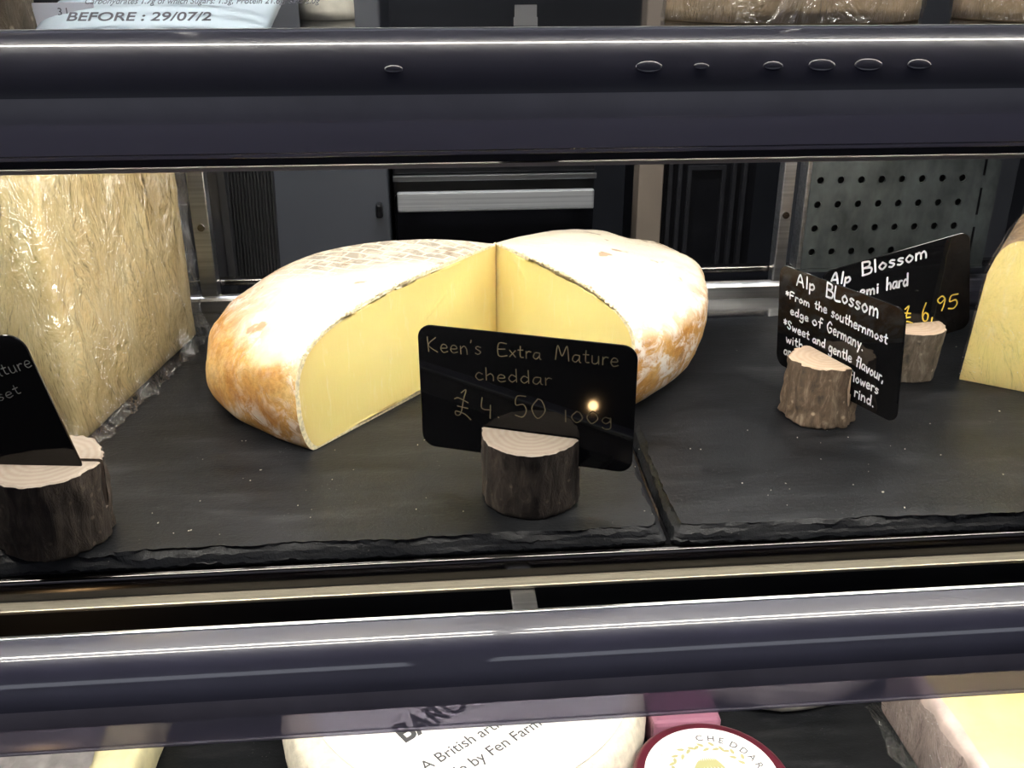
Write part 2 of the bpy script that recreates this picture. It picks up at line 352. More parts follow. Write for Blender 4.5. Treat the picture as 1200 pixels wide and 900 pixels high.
shelf(-S, 'bottom display shelf below the lower rail, carrying the white round cheese', True, ())
shelf(2 * S, 'topmost display shelf above the picture, lighting the packages under it', False, ((-.6, .75),))

def rail(z0, label):
    t = thing('price_rail', (0, .33, z0 - .02), label, 'rail')
    key = [(0, 0), (.0055, .0007), (.0115, .0022), (.0160, .0052), (.0198, .0100), (.0228, .0158), (.0248, .0220), (.0262, .0285), (.0270, .0345)]
    pts = []
    for i in range(len(key) - 1):
        p0, p1, p2, p3 = key[max(i - 1, 0)], key[i], key[i + 1], key[min(i + 2, len(key) - 1)]
        for k in range(6):
            u = k / 6
            pts.append(tuple(.5 * ((2 * p1[a]) + (p2[a] - p0[a]) * u + (2 * p0[a] - 5 * p1[a] + 4 * p2[a] - p3[a]) * u * u + (3 * p1[a] - p0[a] - 3 * p2[a] + p3[a]) * u ** 3) for a in (0, 1)))
    pts.append(key[-1])
    def strip(name, pp, mat, th=.0022, cap=True):
        # closed profile: outer skin, then inner skin back
        inner = []
        for i, (f, d) in enumerate(pp):
            a = pp[max(i - 1, 0)]; b = pp[min(i + 1, len(pp) - 1)]
            tx, tz = b[0] - a[0], b[1] - a[1]; L = math.hypot(tx, tz)
            inner.append((f - tz / L * th, d + tx / L * th))
        loop = pp + inner[::-1]; vs, fs = [], []
        nx = 41
        for ix in range(nx):
            x = XL + (XR - XL) * ix / (nx - 1)
            for f, d in loop: vs.append((x, .343 - f, z0 - d))
        n = len(loop)
        for ix in range(nx - 1):
            for i in range(n):
                j = (i + 1) % n
                fs.append((ix * n + i, ix * n + j, (ix + 1) * n + j, (ix + 1) * n + i))
        o = mesh(name, vs, fs, mat, t, True)
        bm = bmesh.new(); bm.from_mesh(o.data); bmesh.ops.recalc_face_normals(bm, faces=bm.faces); bm.to_mesh(o.data); bm.free()
        o.data.set_sharp_from_angle(angle=R(50))
        return o
    ns, ne = 32, 39
    a = strip('rail_face', pts[:ns + 1], M['rail']); b = strip('clear_lip', pts[ne:], M['clear']); e = strip('reflection_band', pts[ns:ne + 1], M['refl_band'])
    c = box('top_ridge', XL, XR, .3425, .3445, z0 - .0012, z0 + .0006, M['steel'], t, .0003)
    d = box('bottom_bead', XL, XR, .3152, .3172, z0 - .0360, z0 - .0348, M['clear'], t, .0003)
    rel(t, a, b, c, d, e)
    return t
rail(-.0061, 'lower curved smoky plastic price rail with two bright lamp streaks')
top_rail = rail(.2285, 'upper curved smoky plastic price rail with one continuous bright streak')

for px_, sz in ((470, .8), (755, 1.2), (815, .7), (898, .9), (955, 1.25), (1010, 1.3), (1070, 1.1)):
    bm = bmesh.new(); bmesh.ops.create_uvsphere(bm, u_segments=20, v_segments=10, radius=1)
    bmesh.ops.transform(bm, verts=bm.verts, matrix=Matrix.Translation(((px_ - 600) / 1148 * .327 + .028, .343 - .0205, .2285 - .0106 + .0002)) @ Matrix.Rotation(R(-32), 4, 'X') @ Matrix.Diagonal((.0036 * sz, .00042, .0017 * sz, 1)))
    rel(top_rail, bm_obj('water_drop', bm, M['rail'], top_rail, True))
# ------------------------------------------------------------------ slates
def slate(name, xa, xb, ya, yb, zt, seed, label, nx=420, skewl=0, skewr=0):
    """riven slab: flat top, chipped stepped edges"""
    t = thing(name, ((xa + xb) / 2, (ya + yb) / 2, zt - .0079), label, 'slate')
    rnd = random.Random(seed)
    # boundary loop with corner radius; offsets inward shrink the same loop, so nothing crosses
    cx, cy = (xa + xb) / 2, (ya + yb) / 2; hw, hd = (xb - xa) / 2, (yb - ya) / 2
    par = []
    def edge(p, q, n):
        for i in range(n): u = i / n; par.append((p[0] + (q[0] - p[0]) * u, p[1] + (q[1] - p[1]) * u))
    edge((-1, -1), (1, -1), nx); edge((1, -1), (1, 1), nx // 2); edge((1, 1), (-1, 1), nx // 3); edge((-1, 1), (-1, -1), nx // 2)
    n = len(par); cr = .005
    def place(u, v, off):
        w_, d_ = hw - off, hd - off; x, y = u * w_, v * d_
        ex, ey = abs(x) - (w_ - cr), abs(y) - (d_ - cr)
        if ex > 0 and ey > 0:
            l = math.hypot(ex, ey); f = cr / max(ex, ey) if l else 1
            f = min(1, cr / l) if l else 1
            x, y = math.copysign(w_ - cr + ex * f, x), math.copysign(d_ - cr + ey * f, y)
        t_ = (y + hd) / (2 * hd); k = (x + hw) / (2 * hw)
        return cx + x + (skewl * (1 - k) + skewr * k) * t_, cy + y
    lev = [(.0125, 0), (.0062, -.0001), (.0050, -.0010), (.0041, -.0020), (.0030, -.0030), (.0022, -.0042), (.0012, -.0054), (.0004, -.0066), (.0006, -.0079)]
    K = len(lev); vs, fs = [], []
    for k, (ins, dz) in enumerate(lev):
        for i, (u, v) in enumerate(par):
            x0_, y0_ = place(u, v, 0); q = Vector((x0_, y0_, seed * 3.7))
            big = noise.noise(q * 22); b2 = noise.noise(q * 38 + Vector((5, 0, k * .35))); mid = noise.noise(q * 95 + Vector((0, 4, k * .8))); hi = noise.noise(q * 260 + Vector((0, 0, k * 1.3))); h2 = noise.noise(q * 700 + Vector((0, 2, k * 2.3)))
            off = ins
            if k == 1: off = ins - .001 + .0020 * big + .0024 * b2 + .0014 * mid + .0009 * hi
            elif k: off = ins * (1 + .6 * b2 + .3 * mid) + .0006 * big + .0007 * hi + .0003 * h2
            z = dz
            if 1 < k < K - 1: z = dz + .0009 * mid + .0008 * hi + .0006 * b2 + .0003 * h2
            if k == K - 1: off = max(off, .0002)
            x, y = place(u, v, max(off, 0)); vs.append((x, y, zt + max(min(z, 0), -.0079)))
    for k in range(K - 1):
        for i in range(n):
            j = (i + 1) % n; fs.append((k * n + i, (k + 1) * n + i, (k + 1) * n + j, k * n + j))
    b = len(vs)
    vs.append((cx + (skewl + skewr) / 4, cy, zt))
    for i in range(n): fs.append((i, (i + 1) % n, b))
    fs.append(tuple(range(K * n - 1, (K - 1) * n - 1, -1)))
    o = mesh('slab', vs, fs, M['slate'], t)
    rel(t, o); return t
slate('slate_board', -.29, .1095, .3918, .683, 0, 3, 'large black riven slate under the cut yellow cheese and the centre price card', skewl=.0, skewr=.006)
slate('slate_board',   .1108, .53, .3900, .690, 0, 8, 'large black riven slate on the right under the two white-lettered cards', skewl=.006)
slate('slate_board', -.70, -.292, .3925, .685, 0, 12, 'black riven slate at far left beyond the wrapped pale block', nx=90)
slate('slate_board', -.40, .60, .3950, .70, -S, 21, 'dark slate on the bottom shelf under the white and maroon round cheeses', nx=120)

# ------------------------------------------------------------------ the cut cheddar: two wedges
def wedge_piece(loc, a0, a1, keys, uc, seed, label, na=72):
    t = thing('cheddar_wedge', (loc[0], loc[1], .0004), label, 'cheese')
    TH = [i / 27 * PI / 2 for i in range(28)]
    def prof(tt):
        ks = tt * (len(keys) - 1); i = min(int(ks), len(keys) - 2); u = ks - i
        h, Rr, p, zb = [keys[i][k] * (1 - u) + keys[i + 1][k] * u for k in range(4)]
        out = [(Rr * math.sin(q) ** (2 / p) if q else 0, zb + (h - zb) * max(math.cos(q), 0) ** (2 / p)) for q in TH]
        # resample the flat top
        out = [(s_, z_ + (.077 - h) * max(0, 1 - s_ / (Rr * .8)) ** 2) for s_, z_ in out]
        first = []
        s1 = out[1][0]
        for k in range(1, 10): first.append((s1 * k / 10, out[0][1] + (out[1][1] - out[0][1]) * k / 10))
        out = [out[0]] + first + out[1:]
        for k in range(1, 9):
            q = k / 8 * PI / 2
            out.append((Rr * (uc + (1 - uc) * math.cos(q)), zb * (1 - math.sin(q))))
        return out
    rows = []
    for i in range(na + 1):
        tt = i / na; a = R(a0 + (a1 - a0) * tt); row = []
        pr_ = prof(tt); n = len(pr_)
        for k, (s, z) in enumerate(pr_):
            x, y = s * math.cos(a), s * math.sin(a)
            edge = min(1, min(tt, 1 - tt) * 14 + .25) * min(1, k / 5) * min(1, (n - 1 - k) / 3)
            d = (.0022 * nz((x, y, z + seed), 22) + .0012 * nz((x, y, z + seed), 60) + .0004 * nz((x, y, z + seed), 200)) * edge
            rr = 1 + d / max(s, .02) if z < keys[0][0] * .9 else 1
            row.append((x * rr, y * rr, z + (d if z > .03 else 0)))
        rows.append(row)
    n = len(rows[0]); vs = [v for r in rows for v in r]; fs = []
    sgn = a1 > a0
    for i in range(na):
        for k in range(n - 1):
            f = (i * n + k, i * n + k + 1, (i + 1) * n + k + 1, (i + 1) * n + k)
            fs.append(f if sgn else f[::-1])
    bc = len(vs); vs.append((0, 0, 0))
    for i in range(na):
        f = (i * n + n - 1, bc, (i + 1) * n + n - 1); fs.append(f if sgn else f[::-1])
    mesh('rind', vs, fs, M['rind'], t, True)
    # the two cut faces: rings from a centre out to the outline, the last band is the rind's edge
    for row, flip in ((rows[0], False), (rows[-1], True)):
        out = list(row) + [tuple(Vector(row[-1]) * (1 - k / 8)) for k in range(1, 8)] + [(0, 0, 0)] + [(0, 0, row[0][2] * k / 6) for k in range(1, 6)]
        nrow = len(row)
        ax = Vector(row[n // 2]).normalized(); ax.z = 0; ax.normalize(); nn = Vector((-ax.y, ax.x, 0))
        rad = max(Vector((v[0], v[1], 0)).length for v in row)
        c = ax * rad * .5 + Vector((0, 0, .038))
        ts = [0, .15, .3, .45, .6, .72, .82, .9, .95, .975, 1.0]
        V, F, MI, RIM = [tuple(c)], [], [], [0]
        m_ = len(out)
        for ti, tt in enumerate(ts[1:]):
            for q in out:
                P = Vector(q)
                if ti == len(ts) - 3:      # constant-width rind band
                    dv = P - c; P = P - dv.normalized() * .0032
                elif ti == len(ts) - 2: P = P
                else: P = c + (P - c) * tt
                wob = (.0007 * nz((P.x, P.y, P.z + seed), 70) + .00035 * nz((P.x, P.y, P.z), 260)) if tt < 1 else 0
                P = P + nn * wob
                V.append(tuple(P)); RIM.append(tt)
        for k in range(m_):
            F.append((0, 1 + k, 1 + (k + 1) % m_)); MI.append(0)
        for ti in range(len(ts) - 2):
            b0 = 1 + ti * m_; b1 = b0 + m_
            for k in range(m_):
                k2 = (k + 1) % m_
                F.append((b0 + k, b1 + k, b1 + k2, b0 + k2))
                MI.append(1 if (ti == len(ts) - 3 and (k < nrow - 1 + 7)) else 0)
        o = mesh('cut_face', V, F, [M['paste'], M['rind_edge']], t, True, MI)
        at_ = o.data.attributes.new('rim', 'FLOAT', 'POINT'); at_.data.foreach_set('value', RIM)
    # crumbly crust where the knife broke the rind along the top edge
    bm = bmesh.new(); rnd = random.Random(seed)
    r0 = rows[0]; rnd2 = 0
    for k in range(0, 30):
        a, b = Vector(r0[k]), Vector(r0[k + 1])
        L = (b - a).length; m_ = max(1, int(L / .0011))
        for q in range(m_):
            P = a.lerp(b, (q + rnd.random()) / m_); s = rnd.uniform(.0004, .0011)
            mt = Matrix.Translation(P + Vector((rnd.uniform(-.0006, .0006), rnd.uniform(-.0006, .0006), 0))) @ Euler((rnd.random() * 3, rnd.random() * 3, 0)).to_matrix().to_4x4() @ Matrix.Diagonal((s * 1.5, s, s * .7, 1))
            bmesh.ops.create_icosphere(bm, subdivisions=1, radius=1, matrix=mt)
    o = bm_obj('crust_crumbs', bm, M['rind_edge'], t); o['kind'] = 'stuff'
    return t
wedge_piece((.0440, .6265), 231, 174.2, [(.077, .186, 3.5, .029), (.0795, .1945, 2.55, .018), (.0857, .1724, 2.09, .0257)], .94, 1.3,
            'larger left wedge of the cut yellow cheddar with orange mouldy rind')
wedge_piece((.0438, .6285), -62, 50.9, [(.078, .146, 2.8, .0496), (.0768, .1400, 2.52, .0458), (.0740, .1690, 1.9, .0308)], .8, 5.7,
            'smaller right wedge of the cut yellow cheddar behind the centre price card')

# ------------------------------------------------------------------ handwriting
G = {
 'K': (.62, [[(0, 1), (.02, 0)], [(.5, 1), (.03, .45), (.55, 0)]]),
 'E': (.6, [[(.55, 1), (.05, .96), (.02, 0), (.58, .04)], [(.03, .52), (.45, .55)]]),
 'M': (.85, [[(0, 0), (.12, 1), (.38, .3), (.66, 1), (.78, 0)]]),
 'A': (.7, [[(0, 0), (.3, 1), (.6, 0)], [(.1, .36), (.52, .36)]]),
 'B': (.6, [[(.05, 0), (.05, 1)], [(.05, 1), (.45, .92), (.42, .6), (.08, .53)], [(.08, .53), (.55, .42), (.5, .05), (.03, 0)]]),
 'L': (.5, [[(.04, 1), (.02, .04), (.48, .02)]]),
 'F': (.55, [[(.5, 1), (.05, .97), (.03, 0)], [(.04, .52), (.4, .55)]]),
 'G': (.7, [[(.58, .85), (.3, 1), (.02, .5), (.3, 0), (.6, .2), (.6, .45), (.36, .45)]]),
 'S': (.5, [[(.45, .88), (.22, 1), (.03, .76), (.42, .32), (.25, 0), (0, .14)]]),
 'a': (.5, [[(.4, .52), (.12, .5), (.02, .15), (.2, 0), (.4, .28), (.42, .5), (.42, .08), (.5, 0)]]),
 'b': (.48, [[(.04, 1), (.04, .04)], [(.04, .35), (.26, .55), (.42, .28), (.26, 0), (.04, .06)]]),
 'c': (.42, [[(.38, .45), (.18, .54), (.02, .25), (.18, 0), (.4, .08)]]),
 'C': (.6, [[(.55, .86), (.28, 1), (.02, .5), (.26, 0), (.56, .1)]]),
 'd': (.5, [[(.4, .42), (.18, .54), (.02, .24), (.18, 0), (.4, .2)], [(.42, 1), (.42, .02)]]),
 'e': (.46, [[(.04, .28), (.38, .32), (.34, .52), (.14, .54), (.02, .25), (.16, 0), (.42, .08)]]),
 'f': (.36, [[(.36, .95), (.2, 1), (.14, .7), (.13, -.02)], [(0, .54), (.32, .56)]]),
 'g': (.48, [[(.4, .46), (.16, .54), (.02, .26), (.18, .03), (.38, .24), (.42, .5), (.4, -.3), (.16, -.42), (.02, -.3)]]),
 'h': (.48, [[(.04, 1), (.03, 0)], [(.04, .34), (.26, .54), (.4, .36), (.4, 0)]]),
 'i': (.16, [[(.06, .52), (.06, .0)], [(.06, .74), (.07, .78)]]),
 'l': (.16, [[(.06, 1), (.07, 0)]]),
 'm': (.72, [[(.03, .52), (.03, 0)], [(.03, .35), (.2, .54), (.32, .36), (.32, .02)], [(.32, .36), (.5, .54), (.62, .34), (.63, 0)]]),
 'n': (.48, [[(.03, .52), (.03, 0)], [(.03, .34), (.24, .54), (.38, .36), (.4, 0)]]),
 'o': (.46, [[(.22, .54), (.02, .27), (.2, 0), (.42, .27), (.22, .54)]]),
 'p': (.48, [[(.04, .52), (.03, -.4)], [(.04, .38), (.28, .55), (.42, .28), (.24, .02), (.05, .08)]]),
 'r': (.36, [[(.04, .52), (.04, 0)], [(.04, .34), (.18, .53), (.34, .5)]]),
 's': (.38, [[(.34, .48), (.16, .54), (.06, .4), (.32, .18), (.18, 0), (.02, .06)]]),
 't': (.36, [[(.16, .85), (.15, .1), (.34, .03)], [(0, .56), (.32, .58)]]),
 'u': (.48, [[(.03, .53), (.05, .08), (.22, 0), (.38, .16), (.4, .53)], [(.4, .53), (.42, 0)]]),
 'v': (.44, [[(.02, .53), (.2, 0), (.4, .53)]]),
 'w': (.62, [[(.02, .53), (.14, .02), (.3, .42), (.44, .02), (.58, .53)]]),
 'x': (.44, [[(.03, .53), (.4, 0)], [(.4, .53), (.02, 0)]]),
 'y': (.46, [[(.03, .53), (.2, .08)], [(.42, .53), (.12, -.4)]]),
 "'": (.14, [[(.08, 1.02), (.04, .84)]]),
 '.': (.18, [[(.06, .03), (.08, .0)]]),
 ',': (.2, [[(.08, .08), (.03, -.14)]]),
 ':': (.18, [[(.06, .03), (.08, .0)], [(.06, .4), (.08, .42)]]),
 '*': (.42, [[(.18, .9), (.2, .3)], [(.02, .75), (.36, .45)], [(.36, .78), (.03, .42)]]),
 '£': (.75, [[(.3, .95), (.5, 1.1), (.42, .7), (.32, .1), (.12, 0), (.1, .16), (.5, .1), (.78, -.08)], [(.02, .66), (.2, .72), (.62, .6)], [(.16, .38), (.62, .36)]]),
 '4': (.52, [[(.06, 1), (.02, .42), (.4, .36)], [(.4, .62), (.36, -.1)]]),
 '5': (.52, [[(.46, 1), (.12, .97), (.06, .56), (.36, .6), (.46, .3), (.3, 0), (.02, .06)]]),
 '0': (.6, [[(.28, 1), (.03, .5), (.24, 0), (.54, .4), (.44, .9), (.28, 1)]]),
 '1': (.22, [[(.1, 1), (.08, 0)]]),
 '6': (.5, [[(.3, 1), (.05, .5), (.1, .05), (.34, 0), (.42, .3), (.22, .46), (.06, .3)]]),
 '9': (.5, [[(.42, .78), (.26, 1), (.04, .78), (.2, .52), (.42, .74), (.38, .3), (.3, 0)]]),
 ' ': (.42, []),
}
def crv(pp, n=5):
    if len(pp) < 3: return pp
    o = []
    for i in range(len(pp) - 1):
        p0, p1, p2, p3 = pp[max(i - 1, 0)], pp[i], pp[i + 1], pp[min(i + 2, len(pp) - 1)]
        for k in range(n):
            u = k / n
            o.append(tuple(.5 * ((2 * p1[a]) + (p2[a] - p0[a]) * u + (2 * p0[a] - 5 * p1[a] + 4 * p2[a] - p3[a]) * u * u + (3 * p1[a] - p0[a] - 3 * p2[a] + p3[a]) * u ** 3) for a in (0, 1)))
    o.append(pp[-1]); return o
def writing(name, runs, yoff, mat, parent, wd, seed=1):
    """runs: (text, x0, z0, x1, z1, cap height) in the card's own plane; every run is stretched to end at x1"""
    rnd = random.Random(seed); vs, fs = [], []
    def disc(x, z):
        b = len(vs)
        for k in range(8): vs.append((x + wd / 2 * math.cos(k * PI / 4), yoff, z + wd / 2 * math.sin(k * PI / 4)))
        fs.append(tuple(range(b, b + 8)))
    for text, x0, z0, x1, z1, h in runs:
        adv = sum(G[c][0] + .13 for c in text) - .13
        L = math.hypot(x1 - x0, z1 - z0); ux, uz = (x1 - x0) / L, (z1 - z0) / L; sx = L / adv
        cx = 0
        for c in text:
            gw, st = G[c]; jz = rnd.uniform(-.03, .03); js = rnd.uniform(.94, 1.06)
            for s in st:
                pp = [((cx + px) * sx, (pz * js + jz) * h) for px, pz in s]
                pp = crv(pp) if not (len(s) <= 3 and c in "'.,il") else pp
                W = [(x0 + ux * a - uz * b, z0 + uz * a + ux * b) for a, b in pp]
                for (ax, az), (bx, bz) in zip(W, W[1:]):
                    l = math.hypot(bx - ax, bz - az)
                    if l < 1e-7: continue
                    qx, qz = -(bz - az) / l * wd / 2, (bx - ax) / l * wd / 2; b = len(vs)
                    vs += [(ax + qx, yoff, az + qz), (bx + qx, yoff, bz + qz), (bx - qx, yoff, bz - qz), (ax - qx, yoff, az - qz)]
                    fs.append((b, b + 3, b + 2, b + 1))
                for q in W: disc(*q)
            cx += gw + .13
    # each stroke lies a hair proud of the card
    return mesh(name, vs, fs, mat, parent)

def card(c, yaw, lean, roll, wd, h, label, texts, rad=.007, ptexts=()):
    X = Vector((math.cos(yaw), math.sin(yaw), 0)); Z0 = Vector((0, 0, 1)); Y = Z0.cross(X)
    Z = Z0 * math.cos(lean) + Y * math.sin(lean)
    a = X * math.cos(roll) + Z * math.sin(roll); b = -X * math.sin(roll) + Z * math.cos(roll); nn = b.cross(a)
    m = Matrix((( a.x, nn.x, b.x), (a.y, nn.y, b.y), (a.z, nn.z, b.z)))
    t = thing('price_card', c, label, 'card', rot=m.to_euler())
    pts = []
    for cx, cz, a0 in ((wd / 2 - rad, h / 2 - rad, 0), (-wd / 2 + rad, h / 2 - rad, 90), (-wd / 2 + rad, -h / 2 + rad, 180), (wd / 2 - rad, -h / 2 + rad, 270)):
        for k in range(9): q = R(a0 + k * 90 / 8); pts.append((cx + rad * math.cos(q), cz + rad * math.sin(q)))
    n = len(pts); th = .0006; vs = []
    for (y, s) in ((-th, .0002), (-th + .0002, 0), (th - .0002, 0), (th, .0002)):
        for x, z in pts:
            l = math.hypot(x, z); vs.append((x - x / l * s, y, z - z / l * s))
    fs = [tuple(range(n))]
    for k in range(3):
        for i in range(n): j = (i + 1) % n; fs.append((k * n + i, (k + 1) * n + i, (k + 1) * n + j, k * n + j))
    fs.append(tuple(range(4 * n - 1, 3 * n - 1, -1)))
    mesh('card_panel', vs, fs, M['card'], t)
    for k, (mt, wdth, runs, lb) in enumerate(texts):
        o = writing('lettering', runs, -th - .00012, M[mt], t, wdth, seed=k + 3)
        o['label'] = lb
    return t
# ------------------------------------------------------------------ price cards
TC = [("Keen's", -.0489, .0198, -.0214, .0209, .0075), ('Extra', -.013, .0215, .0082, .0219, .0065), ('Mature', .0153, .0227, .0455, .0226, .0072),
      ('cheddar', -.0248, .0074, .0138, .0091, .0069)]
TC2 = [('£', -.0368, -.0131, -.0281, -.0137, .0142), ('4.', -.022, -.0119, -.012, -.0116, .0103), ('50', -.0048, -.0103, .0114, -.0096, .0109), ('100g', .02, -.0095, .0436, -.008, .0062)]
T1 = [('Alp', -.0367, .0236, -.0195, .0238, .0068), ('BLossom', -.0094, .0237, .0348, .0228, .0082)]
T1b = [('*From', -.0471, .0134, -.0236, .0129, .0046), ('the', -.0187, .0137, -.0077, .0135, .005),
      ('southernmost', -.0036, .0127, .0428, .0101, .0057), ('edge', -.0416, .0037, -.0241, .0036, .005), ('of', -.0203, .0033, -.0109, .0032, .006), ('Germany.', -.0068, .0028, .0248, .0008, .0066),
      ('*Sweet', -.0479, -.0059, -.0225, -.0073, .0051), ('and', -.019, -.0075, -.0075, -.0078, .0049), ('gentle', -.0041, -.0087, .0161, -.0091, .0061), ('flavour,', .02, -.0099, .0425, -.0121, .0062),
      ('with', -.0446, -.0155, -.0278, -.0154, .0057), ('and', -.0462, -.024, -.0338, -.0231, .0056), ('th', .004, -.019, .013, -.0193, .0061), ('flowers', .0153, -.0196, .0392, -.0203, .0058),
      (':', .0129, -.0279, .0152, -.0279, .0056), ('rind.', .0203, -.0285, .0367, -.0292, .006)]
T2 = [('Alp', -.0451, .025, -.0317, .0219, .0071), ('Blossom', -.0237, .0246, .0208, .024, .0082), ('semi', -.0301, .0109, -.0131, .0096, .0072), ('hard', -.0076, .0098, .0071, .0088, .0078)]
T2b = [('£', 0, -.0166, .0093, -.0175, .0112), ('6,', .0163, -.0193, .0246, -.0193, .0128), ('95', .0262, -.0154, .0416, -.0168, .0097)]
TL = [('Mature', .0225, .0188, .0476, .0197, .0056), ('Somerset', .0018, .0058, .0372, .0096, .0049)]
card((.0441, .433, .0531), -.3695, -.025, -.0019, .1084, .0668, 'black card lettered in dull gold, in front of the cut yellow cheese', [('dull_ink', .00052, TC, 'dull gold handwritten name'), ('dull_ink', .0006, TC2, 'dull gold handwritten price')])
card((.2329, .513, .0475), -1.2826, -.0506, .046, .1084, .0653, 'black card with long white handwritten description, standing at an angle', [('chalk', .00125, T1, 'white title'), ('chalk', .00102, T1b, 'white handwritten description')])
card((.2949, .567, .0508), .1282, -.0181, .2138, .1006, .067, 'black card with white title and gold price, tilted behind the description card', [('chalk', .0013, T2, 'white title'), ('gold_ink', .0010, T2b, 'gold price')])
card((-.2132, .414, .056), -.1289, .0318, .2663, .0971, .0728, 'black card cut off by the left edge, tilted in the big dark log', [('grey_ink', .00042, TL, 'faint grey handwriting')], rad=.009)
# ------------------------------------------------------------------ log card holders
def log(cx, cy, z0, r, H, yaw, off, depth, label, bark, seed, taper=0, sw=.0026, group=None, wood='wood', rough=1.0):
    t = thing('log_card_holder', (cx, cy, z0), label, 'card holder', group)
    nth = yaw + PI / 2
    def arcs(d0, d1):
        A0 = math.acos(max(-1, min(1, d1 / r))); B0 = math.acos(max(-1, min(1, d0 / r)))
        return (nth - A0, nth + A0), (nth + B0, nth + 2 * PI - B0)
    (a0, a1), (b0, b1) = arcs(off - sw / 2, off + sw / 2)
    zc = H - depth
    def rr(th, z):
        P = Vector((math.cos(th), math.sin(th), 0))
        q = r * (1 + taper * (z / H - .5)) * (1 + .05 * noise.noise(P * 1.3 + Vector((seed, 0, z * 8))))
        q += rough * .0011 * noise.noise(Vector((P.x * 7, P.y * 7, z * 60 + seed))) + rough * .0009 * abs(noise.noise(Vector((P.x * 14, P.y * 14, z * 110 + seed))))
        return q
    def pt(th, z, ins=0): q = rr(th, z) - ins; return (q * math.cos(th), q * math.sin(th), z)
    NA = 44
    ths = [a0 + (a1 - a0) * i / NA for i in range(NA + 1)] + [b0 + (b1 - b0) * i / NA for i in range(NA + 1)]
    nA = NA + 1; n = len(ths); vs, fs = [], []
    zl = [.0, .0008] + [zc * k / 8 for k in range(1, 9)]
    zu = [zc + (H - .0006 - zc) * k / 7 for k in range(1, 8)]
    for z in zl + zu:
        for th in ths: vs.append(pt(th, z, .0006 if z == 0 else 0))
    nl = len(zl)
    for k in range(len(zl) + len(zu) - 1):
        for i in range(n):
            j = (i + 1) % n
            if k >= nl - 1 and (i == NA or i == n - 1): continue
            fs.append((k * n + i, k * n + j, (k + 1) * n + j, (k + 1) * n + i))
    mesh('bark', vs, fs, M[bark], t, True)
    # wood: two caps, slot walls, slot floor, base
    V, F = [], []
    def ring(z, ins): 
        b = len(V)
        for th in ths: V.append(pt(th, z, ins))
        return b
    top0 = ring(H - .0006, 0); top1 = ring(H, .0012); fl_ = ring(zc, 0); bs = ring(0, .0006)
    for lo, hi in ((0, NA), (nA, n - 1)):
        for i in range(lo, hi): F.append((top0 + i, top0 + i + 1, top1 + i + 1, top1 + i))
        F.append(tuple(top1 + i for i in range(lo, hi + 1)))
        F.append((top0 + hi, top0 + lo, top1 + lo, top1 + hi))
        F.append((fl_ + hi, fl_ + lo, top0 + lo, top0 + hi))
    F.append((fl_ + 0, fl_ + NA, fl_ + nA, fl_ + n - 1))
    F.append(tuple(bs + i for i in range(n - 1, -1, -1)))
    mesh('wood', V, F, M[wood], t)
    return t
log(.0470, .4315, .0003, .0243, .0350, -.3695, .0005, .0162, 'round log card holder in the centre holding the tilted dull-gold lettered card', 'bark_dark', 1.0, wood='wood_dim')
log(-.1790, .4140, .0003, .0250, .0395, -.1289, .0005, .0245, 'big dark bark log card holder at far left with open slot', 'bark_dark', 2.2, .06, wood='wood_dim', rough=1.5)
log(.2280, .5120, .0003, .0200, .0365, -1.2826, .0045, .0235, 'brown rough bark log card holder in front holding the long white-lettered description', 'bark_rough', 3.3, -.08, rough=2.2)
log(.3075, .5685, .0003, .0195, .0345, .1282, .0035, .022, 'grey smooth bark log card holder at back right with the gold price card', 'bark_grey', 4.6, .14)

